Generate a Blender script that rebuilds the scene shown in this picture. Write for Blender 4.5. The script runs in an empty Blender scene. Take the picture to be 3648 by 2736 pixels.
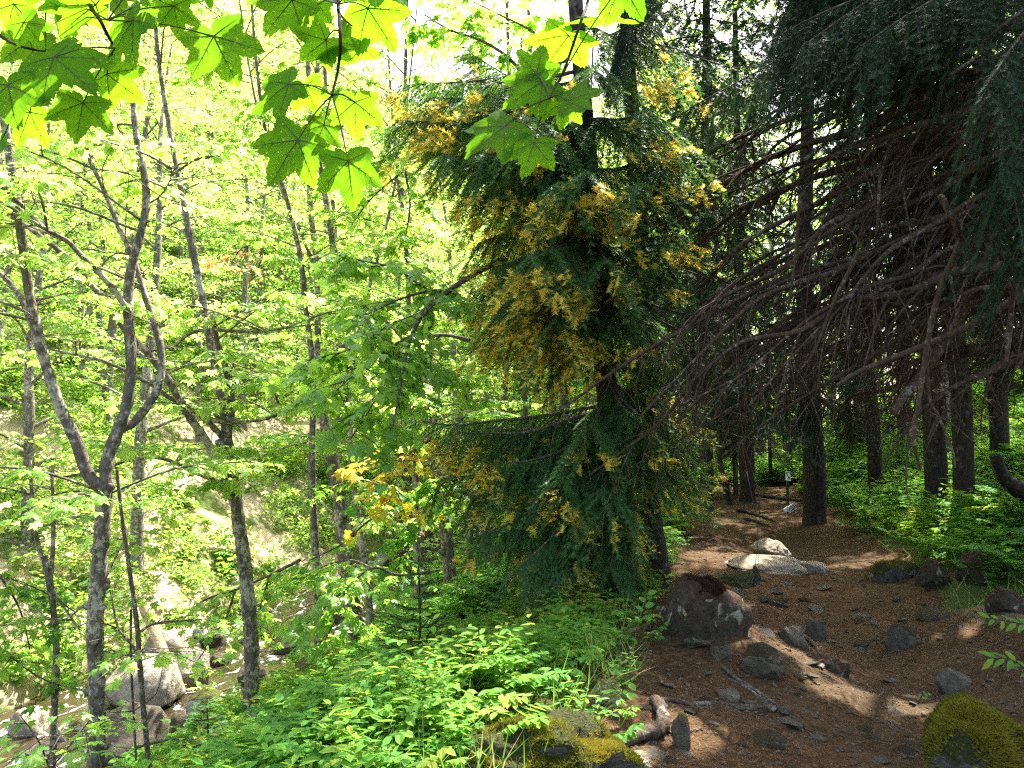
import bpy, bmesh, math, random
import numpy as np
from mathutils import Vector, Matrix, noise as mnoise

rng = np.random.default_rng(11)
random.seed(11)
R = math.radians

# ------------------------------------------------------------------ camera, sky, sun, exposure
sc = bpy.context.scene
COL = sc.collection
F = 773.0; CAMZ = 1.6; PITCH = R(3.4)
cam_d = bpy.data.cameras.new('camera'); cam = bpy.data.objects.new('camera', cam_d); COL.objects.link(cam)
cam.location = (0, 0, CAMZ); cam.rotation_euler = (math.pi / 2 + PITCH, 0, 0)
cam_d.sensor_width = 36.0; cam_d.lens = F / 1024 * 36; cam_d.clip_start = 0.05; cam_d.clip_end = 500
sc.camera = cam
SUN_EL = R(57); SUN_AZ = R(32)            # azimuth clockwise from +Y
SUN = np.array([math.sin(SUN_AZ) * math.cos(SUN_EL), math.cos(SUN_AZ) * math.cos(SUN_EL), math.sin(SUN_EL)])
world = bpy.data.worlds.new('World'); sc.world = world; world.use_nodes = True
wn = world.node_tree.nodes; wl = world.node_tree.links
sky = wn.new('ShaderNodeTexSky'); sky.sky_type = 'NISHITA'; sky.sun_disc = False
sky.sun_elevation = SUN_EL; sky.sun_rotation = SUN_AZ; sky.air_density = 1.0; sky.dust_density = 5.0; sky.ozone_density = 0.4
bg = wn['Background']; bg.inputs['Strength'].default_value = 0.15
wl.new(sky.outputs['Color'], bg.inputs['Color'])
ld = bpy.data.lights.new('sun', 'SUN'); ld.energy = 5.0; ld.angle = R(0.5); ld.color = (1.0, 0.95, 0.86)
lo = bpy.data.objects.new('sun', ld); COL.objects.link(lo)
lo.rotation_euler = Vector(SUN).to_track_quat('Z', 'Y').to_euler(); lo.location = (10, 20, 40)
sc.view_settings.view_transform = 'Standard'; sc.view_settings.look = 'None'
sc.view_settings.exposure = 2.4; sc.view_settings.gamma = 1.0
sc.cycles.max_bounces = 8; sc.cycles.diffuse_bounces = 5; sc.cycles.transmission_bounces = 6
sc.cycles.glossy_bounces = 2; sc.cycles.transparent_max_bounces = 4
sc.cycles.sample_clamp_indirect = 6.0
sc.cycles.use_denoising = False
sc.cycles.filter_width = 1.25
sc.cycles.caustics_reflective = False; sc.cycles.caustics_refractive = False

# ------------------------------------------------------------------ picture <-> world
FWD = np.array([0, math.cos(PITCH), math.sin(PITCH)]); UP = np.array([0, -math.sin(PITCH), math.cos(PITCH)])
CAM = np.array([0, 0, CAMZ])
def P(px, py, d):
    return CAM + d * (np.array([(px - 512) / F, 0, 0]) + UP * ((384 - py) / F) + FWD)

def hash2(ix, iy, seed=0):
    n = (ix.astype(np.int64) * 374761393 + iy.astype(np.int64) * 668265263 + seed * 974634777) & 0xffffffff
    n = ((n ^ (n >> 13)) * 1274126177) & 0xffffffff
    return ((n ^ (n >> 16)) & 0xffff) / 65535.0
def vnoise(x, y, seed=0):
    x = np.asarray(x, float); y = np.asarray(y, float)
    ix = np.floor(x); iy = np.floor(y); fx = x - ix; fy = y - iy
    fx = fx * fx * (3 - 2 * fx); fy = fy * fy * (3 - 2 * fy)
    a = hash2(ix, iy, seed); b = hash2(ix + 1, iy, seed); c = hash2(ix, iy + 1, seed); d = hash2(ix + 1, iy + 1, seed)
    return (a + (b - a) * fx) * (1 - fy) + (c + (d - c) * fx) * fy - 0.5
def sstep(a, b, x):
    t = np.clip((x - a) / (b - a), 0, 1); return t * t * (3 - 2 * t)
def us(x, y):
    X = np.asarray(x, float) - 0.4; Y = np.asarray(y, float)
    return X * 0.966 - Y * 0.26, X * 0.26 + Y * 0.966
def xy(u, s):
    return 0.4 + u * 0.966 + s * 0.26, -u * 0.26 + s * 0.966
def hgt_us(u, s):
    u = np.asarray(u, float); s = np.asarray(s, float)
    near = 1.9 - 0.75 * sstep(2.5, 5.0, s)
    l = np.maximum(0, -near - u)
    zl = -0.54 * l * l / (l + 0.7)
    zl = np.maximum(zl, -4.3 + 0.05 * np.abs(u + 11))
    f = np.maximum(0, -12.6 - u)
    z = zl + 0.8 * sstep(0, 1.4, f) + 0.62 * f * f / (f + 0.6)
    r = np.maximum(0, u - 1.45)
    z = z + np.where(r < 5, 0.42 * r * r / (r + 0.8), 0.42 * 25 / 5.8 + 0.24 * (r - 5))
    z = z + .45 * np.maximum(0, s - 34) * sstep(6, -2, u)
    on = sstep(1.0, 2.0, np.abs(u - 0.2))
    far = sstep(14, 40, np.abs(u))
    z = z + vnoise(u * 1.1, s * 1.1, 1) * (0.06 + 0.25 * on) + vnoise(u * 0.25, s * 0.25, 2) * (0.1 + 0.5 * on + 3 * far)
    z = z + vnoise(u * 4, s * 4, 3) * (0.035 + 0.05 * on) + vnoise(u * 13, s * 13, 4) * 0.012
    z = z + 0.20 * np.exp(-((u + 0.55) ** 2 + (s - 6.0) ** 2) / 0.35)      # needle mound below the boulder
    z = z + 0.07 * np.exp(-((u + 0.3) ** 2) / 0.9 - ((s - 9.6) ** 2) / 0.9)
    z = z - 0.06 * np.exp(-((u - 0.5) ** 2) / 0.5) * sstep(26, 18, s) - .15 * np.exp(-((u - .65) / .6) ** 2) * sstep(9.3, 7.6, s) - .10 * np.exp(-((u - .4) / .9) ** 2 - ((s - 11.5) / 1.6) ** 2)
    z = z + (np.abs(vnoise(u * 2.3, s * 2.3, 12)) - .2) * .10 + np.abs(vnoise(u * 7, s * 7, 13)) * .03
    return z
def hgt(x, y):
    u, s = us(x, y); return hgt_us(u, s)
def G(px, py):
    """point of the ground seen at a pixel"""
    a = P(px, py, 1.0) - CAM
    t = np.arange(2.0, 70, 0.03)
    pts = CAM + t[:, None] * a
    u_, s_ = us(pts[:, 0], pts[:, 1]); h_ = hgt_us(u_, s_)
    h_ = np.where((u_ > -13.4) & (u_ < -8.4), np.maximum(h_, -3.8 + .012 * s_), h_)
    k = np.argmax(pts[:, 2] < h_)
    return pts[k] if pts[k, 2] < h_[k] else pts[-1]
def depth(p):
    return float((np.asarray(p) - CAM) @ FWD)

# ------------------------------------------------------------------ mesh builder
class MB:
    def __init__(s): s.v = []; s.f = {3: [], 4: []}; s.m = {3: [], 4: []}; s.t = {3: [], 4: []}; s.sm = {3: [], 4: []}; s.n = 0; s.ex = []
    def add(s, v, f, mat=0, tint=0.5, smooth=False, extra=None):
        v = np.asarray(v, float); f = np.asarray(f, np.int64)
        if len(f) == 0: return
        k = f.shape[1]
        s.v.append(v); s.f[k].append(f + s.n); s.n += len(v)
        s.m[k].append(np.broadcast_to(np.asarray(mat), (len(f),))); s.t[k].append(np.broadcast_to(np.asarray(tint, float), (len(f),)))
        s.sm[k].append(np.full(len(f), smooth))
        s.ex.append(extra if extra is not None else v * 0)
    def merge(s, o, mat=0):
        for k in (3, 4):
            s.f[k] += [x + s.n for x in o.f[k]]; s.m[k] += [x + mat for x in o.m[k]]; s.t[k] += o.t[k]; s.sm[k] += o.sm[k]
        s.v += o.v; s.ex += o.ex; s.n += o.n; return s
    def inst(s, tv, tf, M, T, mat=0, tint=0.5, tmat=None, ttint=None):
        n = len(T)
        if n == 0: return
        v = np.einsum('nij,kj->nki', M, tv) + T[:, None, :]
        f = tf[None] + (np.arange(n) * len(tv))[:, None, None]
        tt = np.broadcast_to(np.asarray(tint, float), (n,))[:, None] + (ttint[None] if ttint is not None else np.zeros((1, len(tf))))
        mm = np.broadcast_to(np.asarray(mat), (n,))[:, None] + (tmat[None] if tmat is not None else np.zeros((1, len(tf)), int))
        s.add(v.reshape(-1, 3), f.reshape(-1, tf.shape[1]), mm.reshape(-1), np.clip(tt, 0, 1).reshape(-1))
    def mesh(s, name, mats, origin=(0, 0, 0), extra=None):
        me = bpy.data.meshes.new(name)
        if s.n:
            v = np.concatenate(s.v) - np.asarray(origin, float)
            fs, ms, ts, ss, lt = [], [], [], [], []
            for k in (3, 4):
                if s.f[k]:
                    a = np.concatenate(s.f[k]); fs.append(a.reshape(-1)); lt.append(np.full(len(a), k))
                    ms.append(np.concatenate(s.m[k])); ts.append(np.concatenate(s.t[k])); ss.append(np.concatenate(s.sm[k]))
            loops = np.concatenate(fs); lt = np.concatenate(lt)
            me.vertices.add(len(v)); me.vertices.foreach_set('co', v.astype(np.float32).reshape(-1))
            me.loops.add(len(loops)); me.loops.foreach_set('vertex_index', loops.astype(np.int32))
            me.polygons.add(len(lt)); me.polygons.foreach_set('loop_start', (np.cumsum(lt) - lt).astype(np.int32))
            me.polygons.foreach_set('material_index', np.concatenate(ms).astype(np.int32))
            me.polygons.foreach_set('use_smooth', np.concatenate(ss))
            at = me.attributes.new('tint', 'FLOAT', 'FACE'); at.data.foreach_set('value', np.concatenate(ts).astype(np.float32))
            if extra:
                ae = me.attributes.new(extra, 'FLOAT_VECTOR', 'POINT'); ae.data.foreach_set('vector', np.concatenate(s.ex).astype(np.float32).reshape(-1))
            me.update(calc_edges=True)
        for m in (mats if isinstance(mats, (list, tuple)) else [mats]): me.materials.append(m)
        return me
    def build(s, name, mats, parent=None, extra=None):
        org = np.zeros(3); q = parent
        while q is not None: org = org + np.array(q.location); q = q.parent
        o = bpy.data.objects.new(name, s.mesh(name, mats, org, extra)); COL.objects.link(o)
        if parent is not None: o.parent = parent
        return o

def tag(o, label, cat, group=None, kind=None):
    if label: o['label'] = label
    if cat: o['category'] = cat
    if group: o['group'] = group
    if kind: o['kind'] = kind
    return o
def thing(name, label, cat, loc, group=None):
    o = bpy.data.objects.new(name, None); COL.objects.link(o); o.location = tuple(float(c) for c in loc)
    o.empty_display_size = 0.1
    return tag(o, label, cat, group)
def copy_thing(root, loc, rotz, scale, label, group=None):
    r = root.copy(); COL.objects.link(r); r.location = tuple(float(c) for c in loc); r.rotation_euler = (0, 0, rotz); r.scale = (scale,) * 3
    r['label'] = label
    if group: r['group'] = group
    for ch in list(root.children):
        c = ch.copy(); COL.objects.link(c); c.parent = r
    return r

def smooth_line(pts, n=4):
    p = np.asarray(pts, float)
    if len(p) < 3: return np.array([p[0] + (p[-1] - p[0]) * t for t in np.linspace(0, 1, n + 1)])
    q = np.vstack([2 * p[0] - p[1], p, 2 * p[-1] - p[-2]]); out = []
    for i in range(1, len(q) - 2):
        for t in np.arange(n) / n:
            out.append(0.5 * ((2 * q[i]) + (-q[i - 1] + q[i + 1]) * t + (2 * q[i - 1] - 5 * q[i] + 4 * q[i + 1] - q[i + 2]) * t * t + (-q[i - 1] + 3 * q[i] - 3 * q[i + 1] + q[i + 2]) * t ** 3))
    out.append(q[-2]); return np.array(out)
def tube(mb, pts, r0, r1=None, k=7, mat=0, tint=0.5, jit=0.0, radii=None, cap=True):
    p = np.asarray(pts, float); n = len(p)
    rad = np.asarray(radii, float) if radii is not None else np.linspace(r0, r1 if r1 is not None else r0, n)
    t = np.gradient(p, axis=0); t /= np.linalg.norm(t, axis=1, keepdims=True) + 1e-9
    m = t.mean(0); ref = np.array([1., 0, 0]) if abs(m[0]) < 0.8 * np.linalg.norm(m) + 1e-9 else np.array([0, 1., 0])
    a = np.cross(t, ref); a /= np.linalg.norm(a, axis=1, keepdims=True) + 1e-9
    b = np.cross(t, a)
    th = np.arange(k) * 2 * np.pi / k
    rr = rad[:, None] * (1 + jit * (rng.random((n, k)) - 0.5) * 2) if jit else np.repeat(rad[:, None], k, 1)
    v = p[:, None] + rr[..., None] * (np.cos(th)[None, :, None] * a[:, None] + np.sin(th)[None, :, None] * b[:, None])
    i = np.arange(n - 1)[:, None] * k; j = np.arange(k)[None]; j2 = (j + 1) % k
    f = np.stack([i + j, i + j2, i + k + j2, i + k + j], -1).reshape(-1, 4)
    mb.add(v.reshape(-1, 3), f, mat, tint, True)
    if cap and rad[-1] > 0.006:
        c = np.vstack([v[-1], p[-1:] + t[-1:] * rad[-1] * 0.2]); jj = np.arange(k)
        mb.add(c, np.stack([jj, (jj + 1) % k, np.full(k, k)], 1), mat, tint)

def norm(a): return a / (np.linalg.norm(a, axis=-1, keepdims=True) + 1e-9)
def frames(d, n, scale):
    y = norm(d); x = norm(np.cross(y, n)); z = np.cross(x, y)
    return np.stack([x, y, z], -1) * np.asarray(scale, float).reshape(-1, 1, 1)
def rand_dirs(n, zlo=-0.3, zhi=0.3):
    a = rng.random(n) * 2 * np.pi; z = zlo + rng.random(n) * (zhi - zlo); c = np.sqrt(1 - z * z)
    return np.stack([np.cos(a) * c, np.sin(a) * c, z], 1)

# leaf templates: base at origin, tip at +y, unit length
def fan(pts, c):
    v = np.array([c] + pts, float); n = len(pts)
    return v, np.array([[0, 1 + i, 1 + (i + 1) % n] for i in range(n)])
LEAF5 = fan([(0, 0, 0), (.3, -.06, -.02), (.5, .1, -.1), (.3, .3, 0), (.58, .66, -.12), (.22, .6, 0), (0, 1, -.14), (-.22, .6, 0), (-.58, .66, -.12), (-.3, .3, 0), (-.5, .1, -.1), (-.3, -.06, -.02)], (0, .32, .06))
LEAF3 = (np.array([(0, 0, 0), (.5, .3, -.06), (.22, .5, .0), (0, 1, -.12), (-.22, .5, .0), (-.5, .3, -.06)], float), np.array([[0, 1, 2], [0, 2, 3], [0, 3, 4], [0, 4, 5]]))
OVAL = (np.array([(0, 0, 0), (.24, .3, .02), (.2, .7, .0), (0, 1, -.12), (-.2, .7, .0), (-.24, .3, .02)], float), np.array([[0, 1, 2], [0, 2, 3], [0, 3, 4], [0, 4, 5]]))

# ------------------------------------------------------------------ materials
class NT:
    def __init__(s, name):
        s.m = bpy.data.materials.new(name); s.m.use_nodes = True; s.t = s.m.node_tree; s.N = s.t.nodes; s.L = s.t.links
        s.bsdf = s.N['Principled BSDF']; s.out = s.N['Material Output']
    def n(s, typ, **kw):
        nd = s.N.new(typ)
        for k, v in kw.items(): setattr(nd, k, v)
        return nd
    def lk(s, a, b): s.L.new(a, b)
    def ramp(s, fac, stops, interp='LINEAR'):
        r = s.n('ShaderNodeValToRGB'); r.color_ramp.interpolation = interp; e = r.color_ramp.elements
        while len(e) < len(stops): e.new(0.5)
        for el, (p, c) in zip(e, stops): el.position = p; el.color = (c[0], c[1], c[2], 1)
        s.lk(fac, r.inputs['Fac']); return r.outputs['Color']
    def noise(s, scale, detail=4, rough=0.6, vec=None, dist=0.0):
        x = s.n('ShaderNodeTexNoise'); x.inputs['Scale'].default_value = scale; x.inputs['Detail'].default_value = detail
        x.inputs['Roughness'].default_value = rough; x.inputs['Distortion'].default_value = dist
        if vec is not None: s.lk(vec, x.inputs['Vector'])
        return x.outputs['Fac']
    def coords(s, kind='Object', scale=(1, 1, 1)):
        c = s.n('ShaderNodeTexCoord'); mp = s.n('ShaderNodeMapping'); mp.inputs['Scale'].default_value = scale
        s.lk(c.outputs[kind], mp.inputs['Vector']); return mp.outputs['Vector']
    def mix(s, fac, a, b):
        x = s.n('ShaderNodeMix', data_type='RGBA')
        if isinstance(fac, float): x.inputs[0].default_value = fac
        else: s.lk(fac, x.inputs[0])
        for i, c in ((6, a), (7, b)):
            if isinstance(c, tuple): x.inputs[i].default_value = (*c, 1)
            else: s.lk(c, x.inputs[i])
        return x.outputs[2]
    def attr(s, name, out='Fac'):
        a = s.n('ShaderNodeAttribute'); a.attribute_name = name; return a.outputs[out]
    def base(s, col, rough=0.8, spec=0.3):
        if isinstance(col, tuple): s.bsdf.inputs['Base Color'].default_value = (*col, 1)
        else: s.lk(col, s.bsdf.inputs['Base Color'])
        s.bsdf.inputs['Roughness'].default_value = rough; s.bsdf.inputs['Specular IOR Level'].default_value = spec
    def bump(s, h, dist, strength=1.0):
        b = s.n('ShaderNodeBump'); b.inputs['Distance'].default_value = dist; b.inputs['Strength'].default_value = strength
        s.lk(h, b.inputs['Height']); s.lk(b.outputs['Normal'], s.bsdf.inputs['Normal'])

def leaf_mat(name, cols, trans, fac=0.5, rough=0.5, spec=0.35):
    t = NT(name); a = t.attr('tint')
    k = len(cols) - 1
    t.base(t.ramp(a, [(i / k, c) for i, c in enumerate(cols)]), rough, spec)
    tr = t.n('ShaderNodeBsdfTranslucent'); t.lk(t.ramp(a, [(i / k, c) for i, c in enumerate(trans)]), tr.inputs['Color'])
    mx = t.n('ShaderNodeMixShader'); mx.inputs[0].default_value = fac
    t.lk(t.bsdf.outputs[0], mx.inputs[1]); t.lk(tr.outputs[0], mx.inputs[2]); t.lk(mx.outputs[0], t.out.inputs['Surface'])
    return t.m
M_MAPLE = leaf_mat('maple_leaf', [(.07, .18, .025), (.11, .25, .035), (.17, .31, .05)], [(.36, .62, .06), (.56, .79, .14), (.72, .86, .26)], 0.6)
M_MAPLEDEEP = leaf_mat('deep_green_leaf', [(.04, .13, .02), (.07, .19, .03), (.10, .23, .035)], [(.2, .48, .04), (.32, .6, .06), (.45, .7, .09)], .55)
M_MAPLEBLUE = leaf_mat('near_maple_leaf', [(.11, .26, .045), (.16, .32, .05), (.20, .34, .05)], [(.32, .6, .07), (.42, .7, .08), (.5, .74, .1)], 0.5, 0.42, 0.5)
M_YELLOW = leaf_mat('yellow_leaf', [(.45, .42, .03), (.55, .45, .03), (.5, .32, .03)], [(.7, .68, .04), (.75, .62, .04), (.7, .45, .04)], 0.5)
M_BROWNLEAF = leaf_mat('dry_leaf', [(.35, .2, .07), (.42, .25, .1)], [(.5, .28, .08), (.55, .32, .1)], 0.4)
M_HERB = leaf_mat('herb_leaf', [(.035, .12, .02), (.065, .19, .024), (.12, .25, .03), (.26, .27, .04)], [(.12, .38, .03), (.22, .52, .035), (.36, .6, .05), (.55, .5, .05)], 0.45, .6, .15)
M_LIME = leaf_mat('lime_leaf', [(.09, .25, .03), (.14, .32, .04)], [(.34, .62, .05), (.45, .7, .06)], 0.5)
M_SHRUB = leaf_mat('bank_shrub_leaf', [(.08, .19, .03), (.14, .26, .05), (.22, .30, .08)], [(.25, .5, .04), (.4, .62, .06), (.6, .72, .1)], 0.5)
M_GRASS = leaf_mat('grass_blade', [(.05, .14, .02), (.12, .22, .04), (.45, .38, .15)], [(.12, .3, .03), (.25, .42, .05), (.5, .42, .15)], 0.4)
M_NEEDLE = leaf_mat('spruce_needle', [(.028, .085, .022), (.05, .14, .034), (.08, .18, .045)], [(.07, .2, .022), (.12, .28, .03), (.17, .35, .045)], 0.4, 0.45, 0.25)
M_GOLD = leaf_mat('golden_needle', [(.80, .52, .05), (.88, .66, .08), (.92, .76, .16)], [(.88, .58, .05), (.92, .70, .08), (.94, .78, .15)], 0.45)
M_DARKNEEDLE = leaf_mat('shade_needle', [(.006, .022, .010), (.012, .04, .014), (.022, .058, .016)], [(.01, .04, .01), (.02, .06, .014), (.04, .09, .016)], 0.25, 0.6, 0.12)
M_MOSS = leaf_mat('moss', [(.045, .06, .008), (.13, .13, .012), (.30, .24, .03)], [(.1, .12, .01), (.2, .2, .02), (.3, .24, .03)], 0.3, 0.8, 0.1)
M_LITTER = leaf_mat('needle_litter', [(.022, .011, .005), (.070, .034, .013), (.19, .10, .038)], [(.1, .04, .015), (.15, .07, .02), (.2, .1, .03)], 0.1, 0.7, 0.2)

def bark_mat(name, dark, mid, pale, lichen=0.5, moss=0.4, sc_=1.0, mosscol=(.12, .06, .015)):
    t = NT(name); c = t.coords('Object', (1, 1, .4)); c2 = t.coords('Object', (1, 1, .8))
    a = t.noise(24 * sc_, 7, .7, c); b = t.noise(17 * sc_, 7, .72, c2, .3); d = t.noise(5 * sc_, 6, .7, c2); e = t.noise(3 * sc_, 3, .5, c2)
    col = t.ramp(a, [(.3, dark), (.55, mid), (.75, tuple(x * 1.35 for x in mid))])
    ad = t.n('ShaderNodeMath', operation='MULTIPLY_ADD'); t.lk(e, ad.inputs[0]); ad.inputs[1].default_value = .55; t.lk(b, ad.inputs[2])
    lf = t.ramp(ad.outputs[0], [(.90 - .22 * lichen, (0, 0, 0)), (1.0 - .22 * lichen, (1, 1, 1))])
    col = t.mix(lf, col, pale)
    mf = t.ramp(d, [(.70 - .2 * moss, (0, 0, 0)), (.78 - .2 * moss, (1, 1, 1))])
    col = t.mix(mf, col, mosscol)
    t.base(col, .9, .12); t.bump(a, .03, 1.0); return t.m
B_MAPLE = bark_mat('maple_bark', (.05, .04, .032), (.15, .122, .098), (.42, .37, .29), .55, .45)
B_FAR = bark_mat('far_maple_bark', (.06, .05, .04), (.16, .135, .11), (.42, .375, .32), .6, .35)
B_SPRUCE = bark_mat('spruce_bark', (.012, .009, .007), (.045, .036, .028), (.11, .10, .09), .3, .25)
B_DEAD = bark_mat('dead_branch_bark', (.028, .018, .011), (.10, .066, .042), (.27, .23, .17), .30, .35, 2.0, (.14, .07, .03))
B_TWIG = bark_mat('twig_bark', (.05, .035, .025), (.13, .1, .075), (.36, .33, .28), .35, .2, 3.0)
B_STEM = bark_mat('green_stem', (.03, .02, .012), (.08, .05, .03), (.12, .12, .05), .2, .1, 3.0)
B_ROOT = bark_mat('root_bark', (.03, .02, .014), (.12, .085, .06), (.3, .27, .23), .38, .3, 2.5, (.05, .03, .02))
B_LOG = bark_mat('peeled_log', (.2, .13, .07), (.5, .36, .2), (.75, .65, .5), .4, .1, 1.5)

def rock_mat(name, c0, c1, lichen, lf=.45, moss=None, mf=0.0, sc_=1.0):
    t = NT(name); c = t.coords('Object')
    a = t.noise(6 * sc_, 8, .65, c); b = t.noise(4 * sc_, 6, .6, c, .5); e = t.noise(28 * sc_, 4, .7, c)
    col = t.ramp(a, [(.3, c0), (.7, c1)])
    col = t.mix(t.ramp(b, [(.72 - .3 * lf, (0, 0, 0)), (.76 - .3 * lf, (1, 1, 1))]), col, lichen)
    if moss:
        g = t.n('ShaderNodeNewGeometry'); sx = t.n('ShaderNodeSeparateXYZ'); t.lk(g.outputs['Normal'], sx.inputs[0])
        ad = t.n('ShaderNodeMath', operation='ADD'); t.lk(sx.outputs[2], ad.inputs[0]); t.lk(t.noise(5 * sc_, 5, .65, c), ad.inputs[1])
        mc = t.ramp(e, [(.3, tuple(x * .5 for x in moss)), (.7, moss)])
        col = t.mix(t.ramp(ad.outputs[0], [(1.0 - mf, (0, 0, 0)), (1.12 - mf, (1, 1, 1))]), col, mc)
    t.base(col, .85, .25)
    mm = t.n('ShaderNodeMath', operation='ADD'); t.lk(a, mm.inputs[0]); t.lk(e, mm.inputs[1])
    t.bump(mm.outputs[0], .05, 1.0); return t.m
K_SLATE = rock_mat('slate', (.085, .07, .045), (.23, .192, .13), (.31, .275, .2), .3, (.06, .032, .016), .0, 3)
K_GREY = rock_mat('grey_rock', (.075, .06, .038), (.22, .18, .118), (.30, .265, .18), .25, (.07, .05, .015), .05, 2.5)
K_BOULDER = rock_mat('lichen_boulder', (.028, .022, .013), (.10, .078, .046), (.34, .315, .23), .46, (.075, .04, .018), .02, 1.8)
K_PALE = rock_mat('pale_rock', (.30, .28, .25), (.52, .50, .47), (.6, .58, .55), .4, (.10, .11, .02), .02, 1.2)
K_LEDGE = rock_mat('ledge_rock', (.22, .175, .115), (.42, .35, .25), (.48, .42, .32), .4, (.22, .19, .04), .0, 2.0)
K_WET = rock_mat('wet_rock', (.05, .04, .03), (.15, .12, .09), (.25, .23, .2), .3, (.07, .09, .015), .0, 2.0)
K_TAN = rock_mat('tan_rock', (.22, .18, .14), (.48, .42, .34), (.58, .54, .48), .35, (.10, .11, .02), .0, 2.0)
K_MOSSY = rock_mat('mossy_rock', (.06, .05, .04), (.2, .18, .15), (.4, .37, .33), .4, (.055, .06, .01), .35, 2.0)

def ground_mat(name, dark, mid, lite, other, of):
    t = NT(name); c = t.coords('Object')
    a = t.noise(1.3, 8, .65, c); b = t.noise(22, 6, .7, c); d = t.noise(.6, 5, .6, c)
    col = t.ramp(b, [(.25, dark), (.55, mid), (.8, lite)])
    col = t.mix(t.ramp(a, [(.38, (0, 0, 0)), (.66, (1, 1, 1))]), col, t.ramp(b, [(.3, tuple(x * .8 for x in mid)), (.75, lite)]))
    col = t.mix(t.ramp(d, [(.62 - .3 * of, (0, 0, 0)), (.72 - .3 * of, (1, 1, 1))]), col, t.ramp(b, [(.3, tuple(x * .5 for x in other)), (.75, other)]))
    t.base(col, .95, .1); t.bump(b, .03, .8); return t.m
E_PATH = ground_mat('path_earth', (.016, .010, .005), (.062, .034, .014), (.14, .080, .034), (.09, .058, .026), .35)
E_SOIL = ground_mat('forest_soil', (.045, .035, .02), (.10, .075, .04), (.16, .12, .06), (.09, .12, .03), .65)
E_BANK = ground_mat('sandy_bank', (.16, .115, .075), (.34, .26, .18), (.5, .41, .30), (.09, .12, .03), .45)

# ------------------------------------------------------------------ terrain
def axis(*segs):
    out = []
    for a, b, st in segs: out.append(np.arange(a, b, st))
    return np.concatenate(out + [np.array([segs[-1][1]])])
ua = axis((-70, -30, 1.6), (-30, -14, .45), (-14, -8, .2), (-8, -3.2, .15), (-3.2, 3.2, .06), (3.2, 8, .15), (8, 18, .5), (18, 48, 1.6))
sa = axis((-6, 1, .4), (1, 11, .07), (11, 20, .15), (20, 34, .35), (34, 110, 1.5))
UU, SS = np.meshgrid(ua, sa, indexing='ij'); ZZ = hgt_us(UU, SS); XX, YY = xy(UU, SS)
V = np.stack([XX, YY, ZZ], -1).reshape(-1, 3); nu, ns = UU.shape
ii, jj = np.meshgrid(np.arange(nu - 1), np.arange(ns - 1), indexing='ij')
Fq = np.stack([ii * ns + jj, (ii + 1) * ns + jj, (ii + 1) * ns + jj + 1, ii * ns + jj + 1], -1).reshape(-1, 4)
uc = (UU[:-1, :-1] + UU[1:, 1:]).reshape(-1) / 2; scn = (SS[:-1, :-1] + SS[1:, 1:]).reshape(-1) / 2
edge = vnoise(uc * 2, scn * 2, 9) * 0.5
isp = (uc + edge > -1.35 - .5 * (1 - sstep(2.5, 5, scn))) & (uc + edge < 1.75) & (scn < 25)
isb = (uc < -11.5) & (uc > -24 + edge * 4)
for nm, msk, mt in (('path', isp, E_PATH), ('stream_bank', isb, E_BANK), ('ground', ~isp & ~isb, E_SOIL)):
    f = Fq[msk]; ids, inv = np.unique(f, return_inverse=True)
    mb = MB(); mb.add(V[ids], inv.reshape(-1, 4), 0, .5, True)
    tag(mb.build(nm, mt), None, None, None, 'structure')
# stream water
t = NT('stream_water'); c = t.coords('Object', (1, .45, 1)); a = t.noise(2.6, 7, .65, c, 1.2); b = t.noise(9, 4, .6, c)
foam_glints = t.ramp(a, [(.56, (0, 0, 0)), (.64, (1, 1, 1))])  # white patches: foam, and glints on the water put into the colour
t.base(t.mix(foam_glints, (.035, .025, .013), (.75, .77, .78)), .12, .35); t.bump(b, .08, .7)
t.lk(t.ramp(a, [(.5, (.06, .06, .06)), (.62, (.6, .6, .6))]), t.bsdf.inputs['Roughness'])
wu, ws = np.meshgrid(np.arange(-13.4, -8.4, .25), np.arange(-5, 60, .25), indexing='ij')
wz = -3.78 + vnoise(wu * 1.6, ws * 1.6, 21) * .12 + .012 * ws
wx, wy = xy(wu, ws); nu2, ns2 = wu.shape
ii, jj = np.meshgrid(np.arange(nu2 - 1), np.arange(ns2 - 1), indexing='ij')
mb = MB(); mb.add(np.stack([wx, wy, wz], -1).reshape(-1, 3), np.stack([ii * ns2 + jj, (ii + 1) * ns2 + jj, (ii + 1) * ns2 + jj + 1, ii * ns2 + jj + 1], -1).reshape(-1, 4), 0, .5, True)
tag(mb.build('stream', t.m), None, None, None, 'structure')

# ------------------------------------------------------------------ sun gaps: spots the photo shows sunlit
SUNSPOTS = [(G(770, 562), .5), (G(735, 565), .35), (G(850, 560), .3), (G(870, 706), .16), (G(825, 694), .13), (G(905, 712), .16), (G(945, 712), .12),
            (G(535, 758), .42), (G(605, 758), .2), (G(480, 745), .34), (G(560, 700), .3), (G(740, 640), .1), (G(955, 632), .12), (G(790, 502), .35), (G(730, 512), .3), (G(800, 655), .08), (G(690, 735), .15), (P(400, 320, 6.7), .7), (P(340, 360, 6.4), .6), (G(560, 660), .5), (G(470, 690), .6), (G(900, 520), .8), (G(960, 545), .5)]
STREAKS = [sp for i_, sp in enumerate(SUNSPOTS) if sp[1] <= .16 or i_ in (7, 8, 9)]
def keep_sun(p, spots=None):
    k = np.ones(len(p), bool)
    for q, r in spots or SUNSPOTS:
        d = p - q; t_ = d @ SUN; dd = np.linalg.norm(d - t_[:, None] * SUN, axis=1)
        k &= ~((dd < r + .05) & (t_ > 0.4))
    return k

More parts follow.
